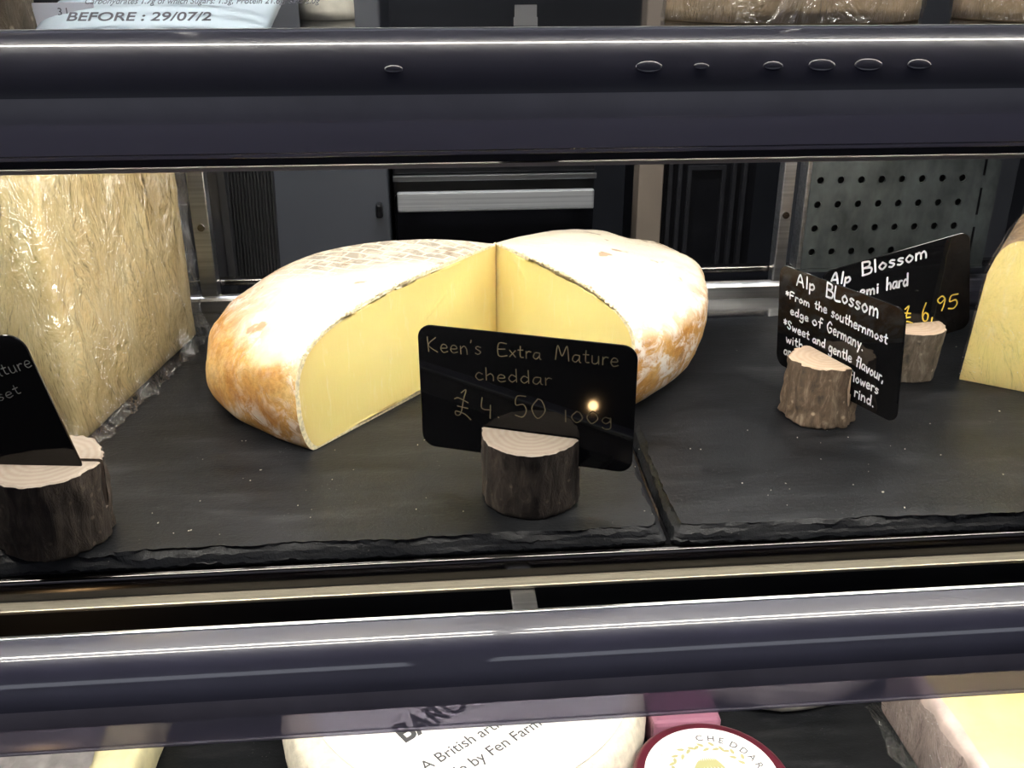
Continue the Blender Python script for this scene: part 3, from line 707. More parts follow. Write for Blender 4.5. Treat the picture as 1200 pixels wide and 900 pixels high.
# ------------------------------------------------------------------ wrapped pale block, left
def prism(name, foot, z0, z1, mat, parent, seg=.006, rnd=.006, disp=.0012, seed=0, topmat=None, lean=(0, 0), smooth=True, under=.002):
    """vertical sided block with softened edges and lumpy faces, from a footprint polygon"""
    # round the corners of the footprint and resample
    P = [Vector(p) for p in foot]; loop = []
    m_ = len(P)
    for i in range(m_):
        a, b, c = P[i - 1], P[i], P[(i + 1) % m_]
        u = (a - b).normalized(); v = (c - b).normalized()
        s, e = b + u * rnd, b + v * rnd
        for k in range(5):
            q = k / 4; loop.append((1 - q) ** 2 * s + 2 * q * (1 - q) * b + q * q * e)
        nb = P[(i + 1) % m_]; L = (nb - b).length - 2 * rnd; nn = max(1, int(L / seg))
        e2 = nb - v * rnd
        for k in range(1, nn): loop.append(e.lerp(e2, k / nn))
    n = len(loop); cen = sum(P, Vector((0, 0))) / m_
    hs = []
    H = z1 - z0; nh = max(3, int(H / seg))
    hs.append((0, under)); hs.append((under, 0))
    for k in range(1, nh): hs.append((under + (H - under - rnd * .8) * k / nh, 0))
    for k in range(1, 5): q = k / 4 * PI / 2; hs.append((H - rnd * .8 + rnd * .8 * math.sin(q), rnd * .8 * (1 - math.cos(q))))
    vs, fs = [], []
    for h, ins in hs:
        for p in loop:
            d = cen - p; dl = d.length; q = p + d / dl * ins
            q = Vector((q.x + lean[0] * h, q.y + lean[1] * h))
            w_ = disp * (noise.noise(Vector((q.x * 30, q.y * 30, h * 30 + seed))) + .5 * noise.noise(Vector((q.x * 90, q.y * 90, h * 90 + seed))))
            if h < under * 1.1: w_ = -abs(w_)
            q = q - Vector((d.x, d.y)) / dl * w_
            vs.append((q.x, q.y, z0 + h))
    for k in range(len(hs) - 1):
        for i in range(n): j = (i + 1) % n; fs.append((k * n + i, k * n + j, (k + 1) * n + j, (k + 1) * n + i))
    # top as shrinking rings
    base = (len(hs) - 1) * n; mi = [0] * len(fs); cc = cen + Vector((lean[0] * H, lean[1] * H))
    for k in range(1, 6):
        q = k / 6
        for i in range(n):
            v = Vector(vs[base + i]); w2 = v.lerp(Vector((cc.x, cc.y, z0 + H)), q)
            w2.z = z0 + H + disp * .8 * noise.noise(Vector((w2.x * 40, w2.y * 40, seed + 3)))
            vs.append(tuple(w2))
        b0 = base + (k - 1) * n; b1 = base + k * n
        for i in range(n): j = (i + 1) % n; fs.append((b0 + i, b0 + j, b1 + j, b1 + i)); mi.append(1 if topmat else 0)
    vs.append((cc.x, cc.y, z0 + H)); ci = len(vs) - 1; b1 = base + 5 * n
    for i in range(n): fs.append((b1 + i, b1 + (i + 1) % n, ci)); mi.append(1 if topmat else 0)
    fs.append(tuple(range(n - 1, -1, -1))); mi.append(0)
    return mesh(name, vs, fs, [mat] + ([topmat] if topmat else []), parent, smooth, mi)
def film_sheet(name, path, z0, z1, parent, seed, amp=.003, nu=240, nv=130, flare=.01, mat=None, zf=None):
    """crumpled cling film hanging over the faces that follow `path` (list of xy), standing a little off them"""
    P = [Vector(p) for p in path]; L = [0]
    for a, b in zip(P, P[1:]): L.append(L[-1] + (b - a).length)
    def at_(s):
        for i in range(len(P) - 1):
            if s <= L[i + 1] + 1e-9:
                q = (s - L[i]) / (L[i + 1] - L[i]); d = (P[i + 1] - P[i]).normalized(); return P[i].lerp(P[i + 1], q), Vector((d.y, -d.x))
        return P[-1], Vector((0, -1))
    vs, fs = [], []
    for j in range(nv + 1):
        for i in range(nu + 1):
            s = L[-1] * i / nu; v = j / nv; h = z0 + (z1 - z0) * v
            p, nn = at_(s)
            q = Vector((s * 1.0, h * .38 + s * .25, seed))
            w1 = abs(noise.noise(q * 55)) ; w2 = abs(noise.noise(q * 130 + Vector((3, 1, 0)))); w3 = noise.noise(Vector((s, h, seed)) * 16)
            hub = math.exp(-((s - L[-1] * .55) ** 2 + (h - .055) ** 2) / .0009)
            w4 = max(0, 1 - 3.2 * abs(noise.noise(Vector((s * 1.0 + h * .5, h * .16 - s * .1, seed + 9)) * 44))) ** 2
            off = .0012 + .0022 * w4 + amp * ((1 - w1 * 2) ** 2 * .55 + (1 - w2 * 2) ** 2 * .35 + w3 * .4 + hub * .5) + flare * max(0, 1 - v * 9) ** 1.5 * (.5 + .8 * w1)
            p2 = p + nn * max(off, .0008)
            vs.append((p2.x, p2.y, h if j else z0 + .0003 + .002 * w2))
    for j in range(nv):
        for i in range(nu):
            a = j * (nu + 1) + i; fs.append((a, a + 1, a + nu + 2, a + nu + 1))
    return mesh(name, vs, fs, mat or M['film'], parent, True)

def mat_block():
    m, nt, p = new_mat('pale_cheese'); tc = N(nt, 'ShaderNodeTexCoord'); v = tc.outputs['Object']
    mp = N(nt, 'ShaderNodeMapping'); mp.inputs['Scale'].default_value = (1, 1, .45); nt.links.new(v, mp.inputs[0])
    n1 = noise_node(nt, 18, 6, .65, mp.outputs[0], .6)
    c = ramp(nt, n1.outputs['Fac'], [(.3, (.44, .32, .14)), (.5, (.62, .50, .25)), (.7, (.74, .66, .40))])
    vo = N(nt, 'ShaderNodeTexVoronoi', feature='DISTANCE_TO_EDGE'); vo.inputs['Scale'].default_value = 24
    n2 = noise_node(nt, 30, 4, .6, mp.outputs[0]); ad = N(nt, 'ShaderNodeVectorMath', operation='ADD'); sc_ = N(nt, 'ShaderNodeVectorMath', operation='SCALE'); sc_.inputs['Scale'].default_value = .05
    nt.links.new(n2.outputs['Color'], sc_.inputs[0]); nt.links.new(mp.outputs[0], ad.inputs[0]); nt.links.new(sc_.outputs[0], ad.inputs[1]); nt.links.new(ad.outputs[0], vo.inputs['Vector'])
    cr = ramp(nt, vo.outputs['Distance'], [(.0, (.4, .4, .4)), (.04, (0, 0, 0))])
    msk = ramp(nt, n2.outputs['Fac'], [(.5, (0, 0, 0)), (.6, (1, 1, 1))])
    mm = N(nt, 'ShaderNodeMath', operation='MULTIPLY'); nt.links.new(cr.outputs[0], mm.inputs[0]); nt.links.new(msk.outputs[0], mm.inputs[1])
    col = mix(nt, mm.outputs[0], c.outputs[0], (.34, .33, .20))
    nt.links.new(col, p.inputs['Base Color']); p.inputs['Roughness'].default_value = .5
    bump(nt, p, n1.outputs['Fac'], .5, .003); return m
M['block'] = mat_block()
t = thing('wrapped_cheese_block', (-.25, .60, .0004), 'tall pale cheese block in crumpled clear film at the left edge', 'cheese')
foot = [(-.196, .510), (-.1675, .683), (-.335, .745), (-.365, .585)]
a = prism('cheese', foot, .0004, .172, M['block'], t, disp=.0016, seed=4, rnd=.009)
b = film_sheet('plastic_film', [(-.362, .586), (-.197, .5085), (-.1665, .683)], .0, .170, t, 7.0, amp=.0032, flare=.010)
rel(t, a, b)

# ------------------------------------------------------------------ wrapped yellow wedge, right edge
t = thing('wrapped_cheese_wedge', (.38, .58, .0004), 'wrapped yellow wedge with brown rind at the right edge, beside the back card', 'cheese')
X = Vector((.80, -.60, 0)); Y = Vector((.60, .80, 0)); O = Vector((.3385, .5545, 0))
prf = [(0, .0004)] + [(0.0 + .004 * (k / 6), .072 * k / 6) for k in range(1, 7)] + [(.005 + .016 * (1 - math.cos(q)), .072 + .023 * math.sin(q)) for q in [R(15 * k) for k in range(1, 7)]] + [(.045, .101), (.075, .104), (.10, .104), (.10, .0004)]
vs, fs, mi = [], [], []
dep = [0, .004, .03, .07, .11]; n = len(prf)
for k, d in enumerate(dep):
    for u, z in prf:
        q = O + X * u + Y * d; j = .0007 * nz((u, z, d), 60); vs.append((q.x + j, q.y + j, z))
for k in range(len(dep) - 1):
    for i in range(n - 1): fs.append((k * n + i, (k + 1) * n + i, (k + 1) * n + i + 1, k * n + i + 1)); mi.append(0)
M['brown_rind'] = simple('brown_rind', (.30, .20, .11), .7, bump=.6, bscale=120, var=.5)
a = mesh('rind', vs, fs, M['brown_rind'], t, True)
c0 = O + X * .05; V = [tuple(c0 + Vector((0, 0, .045)))]; RIM = [0]; F = []
for tt in (.4, .75, .93, 1):
    for u, z in prf + [(.08, .0004), (.05, .0004), (.025, .0004)]:
        q = c0.lerp(O + X * u, tt); zz = .045 + (z - .045) * tt; q = q - Y * (.0008 + .0006 * nz((u, zz, 1), 50)) * (tt < 1); V.append((q.x, q.y, zz)); RIM.append(tt * .95)
m_ = n + 3
for k in range(m_): F.append((0, 1 + k, 1 + (k + 1) % m_))
for ti in range(3):
    for k in range(m_): b0 = 1 + ti * m_; k2 = (k + 1) % m_; F.append((b0 + k, b0 + m_ + k, b0 + m_ + k2, b0 + k2))
def mat_spotty():
    m = mat_paste('flecked_paste', (.92, .76, .30), (.84, .62, .26)); nt = m.node_tree; p = nt.nodes['Principled BSDF']
    tc = N(nt, 'ShaderNodeTexCoord'); v = tc.outputs['Object']
    vo = N(nt, 'ShaderNodeTexVoronoi'); vo.inputs['Scale'].default_value = 55; nt.links.new(v, vo.inputs['Vector'])
    n_ = noise_node(nt, 40, 2, .5, v); r1 = ramp(nt, vo.outputs['Distance'], [(.13, (.8, .8, .8)), (.19, (0, 0, 0))]); r2 = ramp(nt, n_.outputs['Fac'], [(.54, (0, 0, 0)), (.58, (1, 1, 1))])
    mm = N(nt, 'ShaderNodeMath', operation='MULTIPLY'); nt.links.new(r1.outputs[0], mm.inputs[0]); nt.links.new(r2.outputs[0], mm.inputs[1])
    old = p.inputs['Base Color'].links[0].from_socket; nt.links.new(mix(nt, mm.outputs[0], old, (.26, .20, .22)), p.inputs['Base Color']); return m
b = mesh('cut_face', V, F, mat_spotty(), t, True); at_ = b.data.attributes.new('rim', 'FLOAT', 'POINT'); at_.data.foreach_set('value', RIM)
M['film2'] = mat_film('cling_film_tight', .05, 60)
vs, fs = [], []; nb, nu, nv = 26, 84, 60
def left_bound(z):
    for (u0, z0_), (u1, z1_) in zip(prf, prf[1:]):
        if z0_ <= z <= z1_ and z1_ > z0_: return u0 + (u1 - u0) * (z - z0_) / (z1_ - z0_)
    return .075
for j in range(nv + 1):
    z = .0006 + (.1045 - .0006) * j / nv; zc_ = min(z, .1039); uL = left_bound(zc_)
    for i in range(nu + 1):
        if i < nb: uu, d = uL - .0012, .085 * (1 - i / nb) - .002
        else: g_ = (i - nb) / (nu - nb); uu, d = uL - .0012 + (.101 - uL) * g_, -.0024
        wv_ = abs(noise.noise(Vector((uu * 60 + z * 30, z * 25, d * 60)))) * .0016
        P_ = O + X * (uu - (wv_ if i < nb else 0)) + Y * (d - (wv_ if i >= nb else 0)); vs.append((P_.x, P_.y, z + (.0010 if z > .07 else 0)))
for j in range(nv):
    for i in range(nu): a_ = j * (nu + 1) + i; fs.append((a_, a_ + 1, a_ + nu + 2, a_ + nu + 1))
c = mesh('plastic_film', vs, fs, M['film2'], t, True)
rel(t, a, b, c)

# ------------------------------------------------------------------ crumbs on the slates
bm = bmesh.new(); rnd = random.Random(5)
for k in range(110):
    x = rnd.uniform(-.14, .46); y = rnd.uniform(.402, .50) if rnd.random() < .75 else rnd.uniform(.5, .66)
    if .02 < x < .08 and y > .40 and y < .46: continue
    if -.1 < x < .2 and y > .5: continue
    s = rnd.uniform(.00015, .00036) * (2.2 if rnd.random() < .06 else 1)
    mt = Matrix.Translation((x, y, .0002 + s * .4)) @ Euler((0, 0, rnd.random() * 6)).to_matrix().to_4x4() @ Matrix.Diagonal((s * rnd.uniform(1, 2.2), s, s * .7, 1))
    bmesh.ops.create_icosphere(bm, subdivisions=1, radius=1, matrix=mt)
o = bm_obj('cheese_crumbs', bm, simple('crumb', (.75, .70, .58), .7)); tag(o, 'tiny pale cheese crumbs scattered over the two dark slates', 'crumbs', kind='stuff')

# ------------------------------------------------------------------ back of the case
def post(x, y, label, w=.012, z0=-.35, z1=.55, mat='steel'):
    t = thing('upright_post', (x, y, z0), label, 'post')
    box('post_body', -w / 2, w / 2, -.006, .006, 0, z1 - z0, M[mat], t, .001)
    for k in range(3):
        cyl('screw', (0, -.0066, .3 + k * .11), .0028, .0015, M['lip'], t, 12, 'Y')
    return t
post(.2875, .762, 'silver upright at the back right, left of the perforated steel plate', .010)
post(-.1735, .762, 'silver upright at the back left behind the wrapped block', .013)
post(.505, .762, 'dark upright at the far right behind the perforated steel plate', .020, mat='dark')
t = thing('back_rail', (.06, .745, -.008), 'polished steel rail running along the back edge of the middle shelf', 'rail')
a = box('rail_bar', XL, XR, .7525, .7640, -.012, .0045, M['steel'], t, .003)
b = box('door_track', XL, XR, .7700, .7800, .0085, .0135, M['lip'], t, .001)
c = box('track_base', XL, XR, .7645, .800, -.014, .0015, M['black_gloss'], t, .001)
rel(t, a, b, c)
structure(box('trim_1', XL, XR, .801, .83, -.30, -.012, M['black'], None))
# perforated plate: every hole is a real opening
t = thing('perforated_plate', (.372, .752, .016), 'grey perforated steel plate with rows of round holes at the back right', 'plate')
bm = bmesh.new(); px, pz = .0190, .0195; nx_, nz_ = 7, 7
hx0, hz0, hr = .0085 + .0, .0085, .0030
def quadring(cx, cz, w2, h2, y):
    N_ = 16; out = []; inn = []
    for k in range(N_):
        q = 2 * PI * (k + .5) / N_; c_, s_ = math.cos(q), math.sin(q); m_ = max(abs(c_), abs(s_))
        out.append(bm.verts.new((cx + c_ / m_ * w2, y, cz + s_ / m_ * h2))); inn.append(bm.verts.new((cx + hr * c_, y, cz + hr * s_)))
    inn2 = [bm.verts.new((v.co.x, y + .0022, v.co.z)) for v in inn]
    for k in range(N_):
        j = (k + 1) % N_
        bm.faces.new((out[k], out[j], inn[j], inn[k])); bm.faces.new((inn[k], inn[j], inn2[j], inn2[k]))
        
    for a_, b_ in ((0, 1), (-1, 1), (-1, -1), (1, -1)): pass
W_, H_ = .152, 8 * pz
for j in range(8):
    for i in range(8):
        cx, cz = -.070 + .0095 + i * .01675, .004 + (j + .5) * pz
        # cell with its four corner triangles
        w2, h2 = .01675 / 2, pz / 2
        N_ = 16; out = []; inn = []
        for k in range(N_):
            q = 2 * PI * k / N_; c_, s_ = math.cos(q), math.sin(q); m_ = max(abs(c_), abs(s_))
            out.append(bm.verts.new((cx + c_ / m_ * w2, 0, cz + s_ / m_ * h2))); inn.append(bm.verts.new((cx + hr * c_, 0, cz + hr * s_)))
        inn2 = [bm.verts.new((v.co.x, .0018, v.co.z)) for v in inn]
        for k in range(N_):
            jj = (k + 1) % N_
            bm.faces.new((out[k], out[jj], inn[jj], inn[k])); bm.faces.new((inn[k], inn[jj], inn2[jj], inn2[k]))
x_l = -.070 + .0095 - .01675 / 2; x_r = x_l + 8 * .01675; zt_ = .004 + 8 * pz
def q4(x0, x1, z0, z1):
    vs_ = [bm.verts.new(p) for p in ((x0, 0, z0), (x1, 0, z0), (x1, 0, z1), (x0, 0, z1))]; bm.faces.new(vs_)
q4(x_l, x_r, 0, .004); q4(x_r, x_r + .008, 0, zt_)
xs_ = x_r + .008
for j in range(5):   # slots in the right-hand margin
    z0_ = j * zt_ / 5; q4(xs_, xs_ + .002, z0_, z0_ + .010); 
q4(xs_ + .002, xs_ + .014, 0, zt_)
bmesh.ops.remove_doubles(bm, verts=bm.verts, dist=1e-5)
M['perf'] = mat_brushed('galvanised', (.11, .125, .125), .34, metal=.7, stretch=(30, 30, 18), var=.5)
bm_obj('hole_sheet', bm, M['perf'], t)
box('edge_flange', x_l - .0035, x_l, -.001, .016, 0, zt_, M['steel'], t, .0006)
box('backing', x_l, xs_ + .014, .012, .0135, 0, zt_, M['black'], t)
box('bottom_flange', x_l, xs_ + .014, -.001, .0135, -.003, -.0003, M['perf'], t)

# ------------------------------------------------------------------ kitchen behind
def ribbed(x0, x1, y, z0, z1):
    t = thing('ribbed_curtain', ((x0 + x1) / 2, y, z0), 'dark ribbed strip standing between the back uprights and the grey cabinet', 'panel')
    n_ = 14; vs, fs = [], []
    for i in range(n_ * 6 + 1):
        u = i / (n_ * 6); x = -(x1 - x0) / 2 + (x1 - x0) * u; yy = .003 * math.cos(u * n_ * 2 * PI)
        vs += [(x, yy, 0), (x + .012, yy, z1 - z0)]
    for i in range(n_ * 6): fs.append((2 * i, 2 * i + 2, 2 * i + 3, 2 * i + 1))
    mesh('ribs', vs, fs, simple('ribbed_rubber', (.035, .035, .038), .45), t, True)
    box('edge_strip', -(x1 - x0) / 2 - .005, -(x1 - x0) / 2, -.006, .004, 0, z1 - z0, M['black'], t)
ribbed(-.196, -.152, .95, -.25, .25)
t = thing('sliding_door', (-.200, .86, -.28), 'smoky sliding door panel behind the left silver upright', 'door')
box('door_pane', -.052, .022, 0, .004, 0, .5, simple('smoked_pane', (.032, .032, .036), .12, coat=.5), t)
box('door_frame', .022, .028, -.003, .007, 0, .5, M['dark'], t)
box('door_stile', -.058, -.052, -.003, .007, 0, .5, M['steel'], t)
t = thing('grey_cabinet', (-.130, 1.75, -1.1), 'tall plain grey cabinet in the kitchen, left of the oven', 'cabinet')
M['grey_door'] = simple('grey_lacquer', (.105, .11, .12), .35, var=.1, bscale=3)
box('cabinet_body', -.20, .063, 0, .5, 0, 1.75, simple('cabinet_side', (.07, .075, .085), .5), t)
box('cabinet_door', -.198, .063, -.02, -.001, .1, 1.74, M['grey_door'], t, .003)
box('door_knob', .040, .052, -.045, -.02, .93, .955, M['black'], t, .004)
M['bright'] = mat_brushed('bright_handle', (.62, .62, .60), .35, metal=.4)
t = thing('oven', (.125, 1.80, -1.1), 'black built-in oven with silver handle and trim in the kitchen behind', 'oven')
box('oven_body', -.185, .185, 0, .45, 0, 1.08, M['black'], t)
box('oven_door', -.183, .183, -.018, -.001, .42, .955, M['black_gloss'], t, .003)
box('control_panel', -.183, .183, -.018, -.001, .992, 1.078, M['black'], t, .002)
box('silver_trim', -.185, .185, -.030, -.0185, .981, .991, M['steel'], t, .001)
box('handle', -.178, .178, -.052, -.040, .930, .966, M['bright'], t, .003)
for sx in (-.15, .15): box('handle_mount', sx - .01, sx + .01, -.0395, -.0185, .940, .956, M['steel'], t)
for k in range(5): cyl('control_dot', (-.03 + k * .04, -.0195, 1.045), .006, .003, M['steel'], t, 14, 'Y')
box('badge', -.16, -.09, -.0192, -.0183, 1.042, 1.052, simple('gold_badge', (.5, .36, .14), .4), t)
t = thing('bare_pillar', (.43, 1.85, -1.1), 'narrow beige pillar in the kitchen between the oven and the dark appliance', 'pillar')
box('pillar_body', -.024, .024, 0, .05, 0, 1.7, simple('beige_paint', (.34, .27, .20), .6, var=.15, bscale=6), t, .002)
t = thing('dark_appliance', (.545, 1.85, -1.1), 'dark appliance with nested square frames right of the beige pillar', 'appliance')
box('appliance_body', -.085, .10, .03, .40, 0, 1.2, M['black'], t)
for k, (a, zl, zh) in enumerate(((.078, .60, 1.10), (.058, .68, 1.04), (.038, .76, .98))):
    bm = bmesh.new()
    for (p0, p1, r0, r1) in ((-a, a, zh - .008, zh), (-a, a, zl, zl + .008), (-a, -a + .008, zl + .008, zh - .008), (a - .008, a, zl + .008, zh - .008)):
        add_box(bm, p0, p1, .014 + .004 * k, .0295, r0, r1)
    bm_obj('door_frame', bm, M['dark'], t)
t = thing('steel_wall_panel', (.98, 1.95, -1.1), 'dull dark steel panel beyond the perforated plate at far right', 'panel')
box('panel_sheet', -.25, .25, 0, .03, 0, 1.6, simple('dull_panel', (.06, .062, .066), .4), t, .002)

# added warm lamp, out of view, placed only to make the card's small glint
t = thing('added_glint_lamp', (-.542, -.553, -1.074), 'added small warm globe lamp on a thin stand, making the glint on the centre card', 'lamp')
cyl('lamp_base', (0, 0, -.0155), .09, .02, M['black'], t, 32, bev=.004); cyl('lamp_stem', (0, 0, .237), .008, .486, M['black'], t, 12)
cyl('lamp_socket', (0, 0, .49), .016, .03, M['black'], t, 16)
bm = bmesh.new(); bmesh.ops.create_uvsphere(bm, u_segments=20, v_segments=12, radius=.0085); bmesh.ops.translate(bm, verts=bm.verts, vec=(0, 0, .528))
bm_obj('glint_bulb', bm, emit('warm_glint_bulb', (1, .62, .28), 110), t, True)

# ------------------------------------------------------------------ bottom shelf
def text_mesh(name, s, size, loc, rot, mat, parent, bold=0, sx=1):
    c = D.curves.new(name, 'FONT'); c.body = s; c.size = size; c.offset = bold; c.extrude = .00005
    o = D.objects.new(name, c); COL.objects.link(o)
    dg = bpy.context.evaluated_depsgraph_get(); dg.update()
    me = D.meshes.new_from_object(o.evaluated_get(dg)); D.objects.remove(o)
    me.transform(Matrix.Translation(loc) @ Euler(rot).to_matrix().to_4x4() @ Matrix.Diagonal((sx, 1, 1, 1)))
    me.materials.clear(); me.materials.append(mat)
    q = D.objects.new(name, me); COL.objects.link(q); q.parent = parent; return q
def wheel(name, c, r, h, mat, label, seed, bulge=.004, disp=.001, soft=.008):
    t = thing(name, c, label, 'cheese'); bm = bmesh.new()
    N_ = 96; prof_ = [(r - soft * .6, 0)]
    for k in range(1, 6): prof_.append((r + bulge * math.sin(PI * k / 6), h * k / 6 * .82))
    for k in range(0, 6): q = R(15 * (k + 1)); prof_.append((r - soft + soft * math.cos(q), h - soft + soft * math.sin(q)))
    for k in range(1, 7): prof_.append(((r - soft) * (1 - k / 7), h))
    vs, fs = [], []
    for s, z in prof_:
        for i in range(N_):
            a = 2 * PI * i / N_; x, y = s * math.cos(a), s * math.sin(a); d = disp * (nz((x, y, z + seed), 40) + .6 * nz((x, y, z + seed), 120)); e = 1 if 0 < z < h * .97 else 0
            vs.append((x * (1 + d / max(s, .01) * e), y * (1 + d / max(s, .01) * e), z + (d * .6 if z > h * .9 else 0)))
    for k in range(len(prof_) - 1):
        for i in range(N_): j = (i + 1) % N_; fs.append((k * N_ + i, k * N_ + j, (k + 1) * N_ + j, (k + 1) * N_ + i))
    fs.append(tuple((len(prof_) - 1) * N_ + i for i in range(N_))); fs.append(tuple(range(N_ - 1, -1, -1)))
    mesh('rind', vs, fs, mat, t, True); return t
BZ = -S + .0004
M['bloomy'] = simple('bloomy_rind', (.72, .66, .54), .8, bump=.5, bscale=150, var=.15)
M['label_white'] = simple('label_paper', (.86, .85, .82), .5)
M['ink'] = simple('grey_print', (.06, .06, .065), .6)
t = wheel('round_white_cheese', (.0140, .524, BZ), .118, .044, M['bloomy'], 'large round cheese with a white printed paper label on the bottom shelf', 2)
cyl('paper_label', (.004, .002, .0452), .107, .0006, M['label_white'], t, 96)
M['thin_line'] = M['ink']
ang = math.atan2(.4827 - .4665 + .004, .0206 + .0294)   # writing runs up and to the right
ang = R(35)
text_mesh('label_print', 'BARON', .0235, (-.0394, -.0600, .0457), (0, 0, ang), M['ink'], t, .0006, .82)
text_mesh('label_print', 'A British artisan', .0115, (-.0265, -.0840, .0457), (0, 0, ang), M['ink'], t, 0, .95)
text_mesh('label_print', 'made by Fen Farm', .0115, (-.0200, -.0985, .0457), (0, 0, ang), M['ink'], t, 0, .95)
M['maroon'] = simple('maroon_wax', (.085, .012, .022), .3, coat=.3, bump=.1, bscale=60)
t = wheel('maroon_waxed_cheese', (.1585, .4325, BZ), .048, .0335, M['maroon'], 'small round cheese in maroon wax with a white crest label', 3, .001, .0002, .004)
cyl('crest_label', (0, 0, .0338), .0405, .0005, M['label_white'], t, 64)
M['olive'] = simple('olive_print', (.42, .40, .20), .6)
# wreath of leaves, shield and lettering printed round the label
vs, fs = [], []
def leaf(cx, cy, a, L, w_):
    b = len(vs); c_, s_ = math.cos(a), math.sin(a)
    for u, v in ((0, 0), (.3, w_), (.7, w_ * .8), (1, 0), (.7, -w_ * .8), (.3, -w_)): x, y = u * L, v; vs.append((cx + x * c_ - y * s_, cy + x * s_ + y * c_, .03418))
    fs.append(tuple(range(b, b + 6)))
for k in range(44):
    a = R(20 + k * 7.4); rr_ = .0245 + .0012 * math.sin(k * 2.1)
    leaf(rr_ * math.cos(a), rr_ * math.sin(a), a + (R(60) if k % 2 else R(125)), .0052, .0011)
mesh('wreath', vs, fs, M['olive'], t)
vs, fs = [], []
for k in range(9):
    leaf(-.010 + k * .0025, .004, R(60 + k * 7), .012, .0010)
for k in range(7): leaf(-.008 + k * .0027, -.006 + .001 * (k % 2), R(100 - k * 9), .010, .0010)
mesh('crest', vs, fs, M['olive'], t)
for k, ch in enumerate('CHEDDAR'):
    a = R(92 - k * 12.5); text_mesh('label_print', ch, .0068, (.0305 * math.cos(a) - .001, .0305 * math.sin(a) - .001, .0341), (0, 0, a - PI / 2), M['ink'], t)
vs, fs = [], []
for k in range(34):
    a = R(96 + k * 2.7); leaf(.0330 * math.cos(a), .0330 * math.sin(a), a + (k % 3) * .8, .0011, .0002)
mesh('fine_print', vs, fs, M['ink'], t)
t = thing('purple_packet', (.157, .504, BZ), 'dull purple packet lying behind the small maroon waxed cheese', 'packet')
box('packet_body', -.0225, .0235, -.0185, .030, 0, .028, simple('purple_wrap', (.30, .13, .19), .3, coat=.4, bump=.2, bscale=50), t, .003)
M['stone_rind'] = simple('grey_rind', (.40, .38, .33), .85, bump=.9, bscale=70, var=.4)
wheel('grey_rind_cheese', (.240, .6300, BZ), .113, .040, M['stone_rind'], 'flat round cheese with wrinkled grey rind behind the maroon one', 9, .006, .003, .014)
t = thing('pink_rind_wedge', (.38, .46, BZ), 'wrapped yellow cheese with pinkish rind at the bottom right corner', 'cheese')
foot = [(.306, .380), (.304, .520), (.46, .530), (.455, .375)]
M['pink_rind'] = simple('pinkish_rind', (.52, .42, .38), .6, bump=.5, bscale=60, var=.25)
M['yel'] = simple('yellow_top', (.84, .70, .32), .5, bump=.2, bscale=50, var=.12)
a = prism('cheese', foot, BZ, BZ + .056, M['pink_rind'], t, seed=11, rnd=.009, topmat=M['yel'])
b = film_sheet('plastic_film', [(.304, .519), (.306, .379), (.455, .374)], BZ - .0004, BZ + .053, t, 3.0, amp=.003, nu=90, nv=30, flare=.008)
rel(t, a, b)
t = thing('foil_cheese', (-.26, .49, BZ), 'pale cheese with a crumpled silvery patch at the bottom left corner', 'cheese')
foot = [(-.345, .430), (-.352, .56), (-.186, .55), (-.190, .435)]
M['pale'] = simple('pale_paste', (.72, .66, .40), .55, bump=.5, bscale=60, var=.2)
a = prism('cheese', foot, BZ, BZ + .036, M['pale'], t, seed=15, rnd=.008)
vs, fs = [], []; NX, NY = 60, 34
for j in range(NY + 1):
    for i in range(NX + 1):
        x, y = -.318 + .105 * i / NX, .432 + .10 * j / NY; q = Vector((x, y, 2))
        vs.append((x + .002 * noise.noise(q * 60), y, BZ + .0378 + .0045 * abs(noise.noise(q * 80)) + .003 * abs(noise.noise(q * 200))))
for j in range(NY):
    for i in range(NX): a_ = j * (NX + 1) + i; fs.append((a_, a_ + 1, a_ + NX + 2, a_ + NX + 1))
b = mesh('crumpled_wrap', vs, fs, simple('crumpled_wrap', (.50, .47, .47), .3, metal=.5, var=.3, bscale=60, bump=.4), t, True)
rel(t, a, b)

# ------------------------------------------------------------------ upper shelf (only feet of things show over the rail)
UZ = S - .0113
log(-.1770, .4280, UZ, .0240, .036, -.1, 0, .016, 'brown bark log at the very top left corner on the upper shelf', 'bark_grey', 6.1)
t = thing('printed_pouch', (-.106, .447, UZ), 'pale blue printed pouch with nutrition text lying at the top left', 'packet', rot=(R(16), 0, R(-3)))
M['pouch'] = simple('pale_blue_film', (.50, .60, .70), .22, coat=.5, var=.08, bscale=15)
vs, fs = [], []; NX, NY = 48, 24
for side in (0, 1):
    for j in range(NY + 1):
        for i in range(NX + 1):
            u, v = i / NX, j / NY; puff = (4 * u * (1 - u)) ** .45 * (4 * v * (1 - v)) ** .5
            vs.append((-.046 + .093 * u, -.036 + .10 * v, .006 + (.0085 * puff * (1 - side)) + .0012 * abs(noise.noise(Vector((u * 6, v * 9, 3)))) - (.002 * side * puff)))
for side in (0, 1):
    b0 = side * (NX + 1) * (NY + 1)
    for j in range(NY):
        for i in range(NX): a_ = b0 + j * (NX + 1) + i; f_ = (a_, a_ + 1, a_ + NX + 2, a_ + NX + 1); fs.append(f_ if not side else f_[::-1])
bm = bmesh.new(); me = D.meshes.new('tmp'); me.from_pydata(vs, [], fs); bm.from_mesh(me); bmesh.ops.remove_doubles(bm, verts=bm.verts, dist=2e-5)
bm_obj('pouch_body', bm, M['pouch'], t, True)
M['dark_ink'] = simple('dark_print', (.05, .05, .07), .6)
text_mesh('label_print', 'kcal, Fat 26.4g of which saturates: 18.2g,', .0066, (-.022, -.0130, .0172), (R(8), 0, R(0)), M['dark_ink'], t, 0, .92)
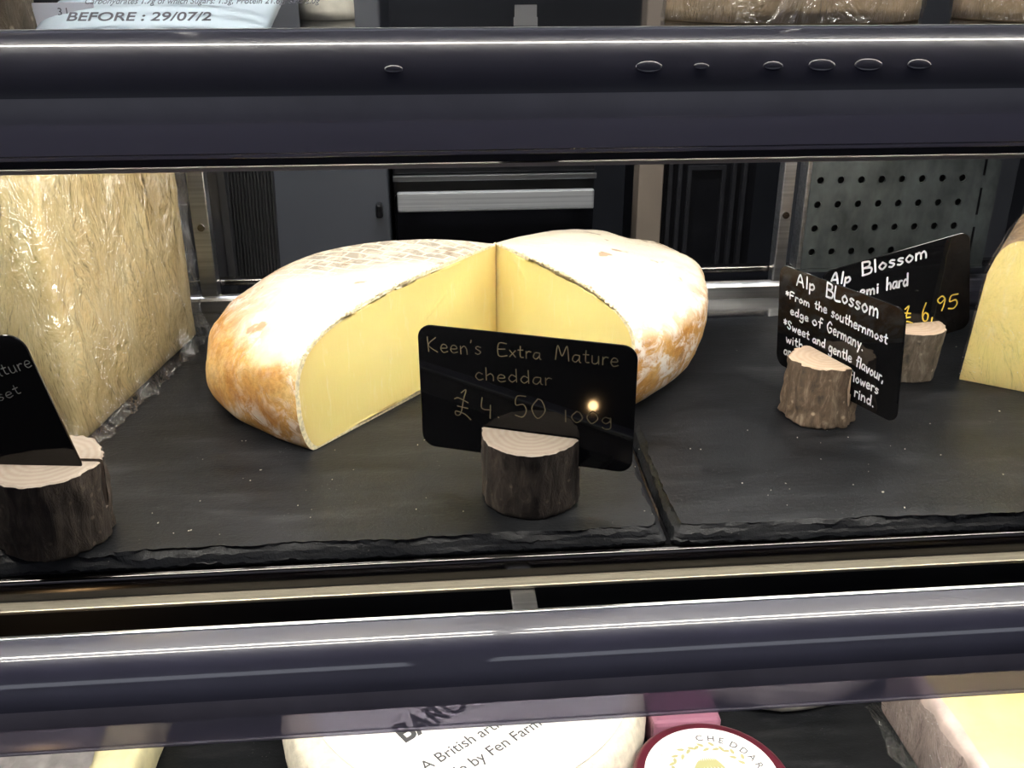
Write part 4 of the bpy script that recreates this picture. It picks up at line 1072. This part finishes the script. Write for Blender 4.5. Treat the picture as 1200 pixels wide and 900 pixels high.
text_mesh('label_print', 'Carbohydrates 1.7g of which Sugars: 1.3g, Protein 21.6g, Salt: 2.0g', .0066, (-.024, -.0205, .0166), (R(8), 0, R(0)), M['dark_ink'], t, 0, .52)
text_mesh('label_print', 'BEFORE : 29/07/2', .0080, (-.0280, -.0325, .0142), (R(14), 0, R(0)), M['dark_ink'], t, .0001, .95)
t = thing('white_leaflet', (-.150, .430, UZ), 'small white paper label standing beside the bark log at the top left', 'label', rot=(R(-6), 0, R(4)))
box('paper', -.007, .020, 0, .0006, -.0003, .0105, simple('leaflet_paper', (.62, .64, .72), .6), t)
text_mesh('label_print', '3 L', .004, (.006, -.0002, .0058), (R(90), 0, 0), M['dark_ink'], t)
t = thing('small_tab', (.0455, .452, UZ), 'small plain grey metal tab standing on the upper shelf at top centre', 'tab')
bm = bmesh.new(); add_box(bm, -.0052, .0052, -.0006, .0006, 0, .0035); add_box(bm, -.0048, .0048, -.0006, .0006, .0035, .0085); bmesh.ops.translate(bm, verts=bm.verts, vec=(0, 0, -.0004))
bm_obj('tab_plate', bm, simple('dull_grey', (.22, .22, .23), .5), t)
def dome(name, c, rx, ry, h, mat, label, film=None, seed=0):
    t = thing(name, c, label, 'cheese'); vs, fs = [], []; NU, NV = 64, 16
    for j in range(NV + 1):
        q = j / NV * PI / 2; rr_, zz = math.cos(q) ** .45, math.sin(q) ** .8
        for i in range(NU):
            a = 2 * PI * i / NU; x, y = rx * rr_ * math.cos(a), ry * rr_ * math.sin(a); k = 1 + .03 * nz((x, y, zz * h + seed), 50); vs.append((x * k, y * k, h * zz))
    for j in range(NV):
        for i in range(NU): k = (i + 1) % NU; fs.append((j * NU + i, j * NU + k, (j + 1) * NU + k, (j + 1) * NU + i))
    fs.append(tuple(range(NU - 1, -1, -1))); mesh('cheese_body', vs, fs, mat, t, True)
    if film:
        v2 = []
        for x, y, z in vs: w_ = 1.015 + .03 * abs(nz((x, y, z + 9), 70)) + .02 * abs(nz((x, y, z), 160)); v2.append((x * w_, y * w_, z * 1.02 + .0006))
        mesh('plastic_film', v2, fs[:-1], film, t, True)
    return t
M['tan'] = simple('tan_rind', (.50, .38, .24), .55, bump=.5, bscale=60, var=.25)
dome('wrapped_tan_cheese', (.176, .487, UZ), .0600, .045, .040, M['tan'], 'tan cheese in shiny wrinkled film at the top right on the upper shelf', M['film'], 3)
dome('wrapped_brown_cheese', (.308, .480, UZ), .050, .045, .040, M['tan'], 'brownish wrapped cheese cut off by the top right corner', M['film'], 8)
dome('small_white_cheese', (-.0445, .505, UZ), .013, .013, .028, simple('ivory', (.62, .60, .52), .5, var=.1), 'small ivory rounded cheese beside the blue printed pouch', None, 5)
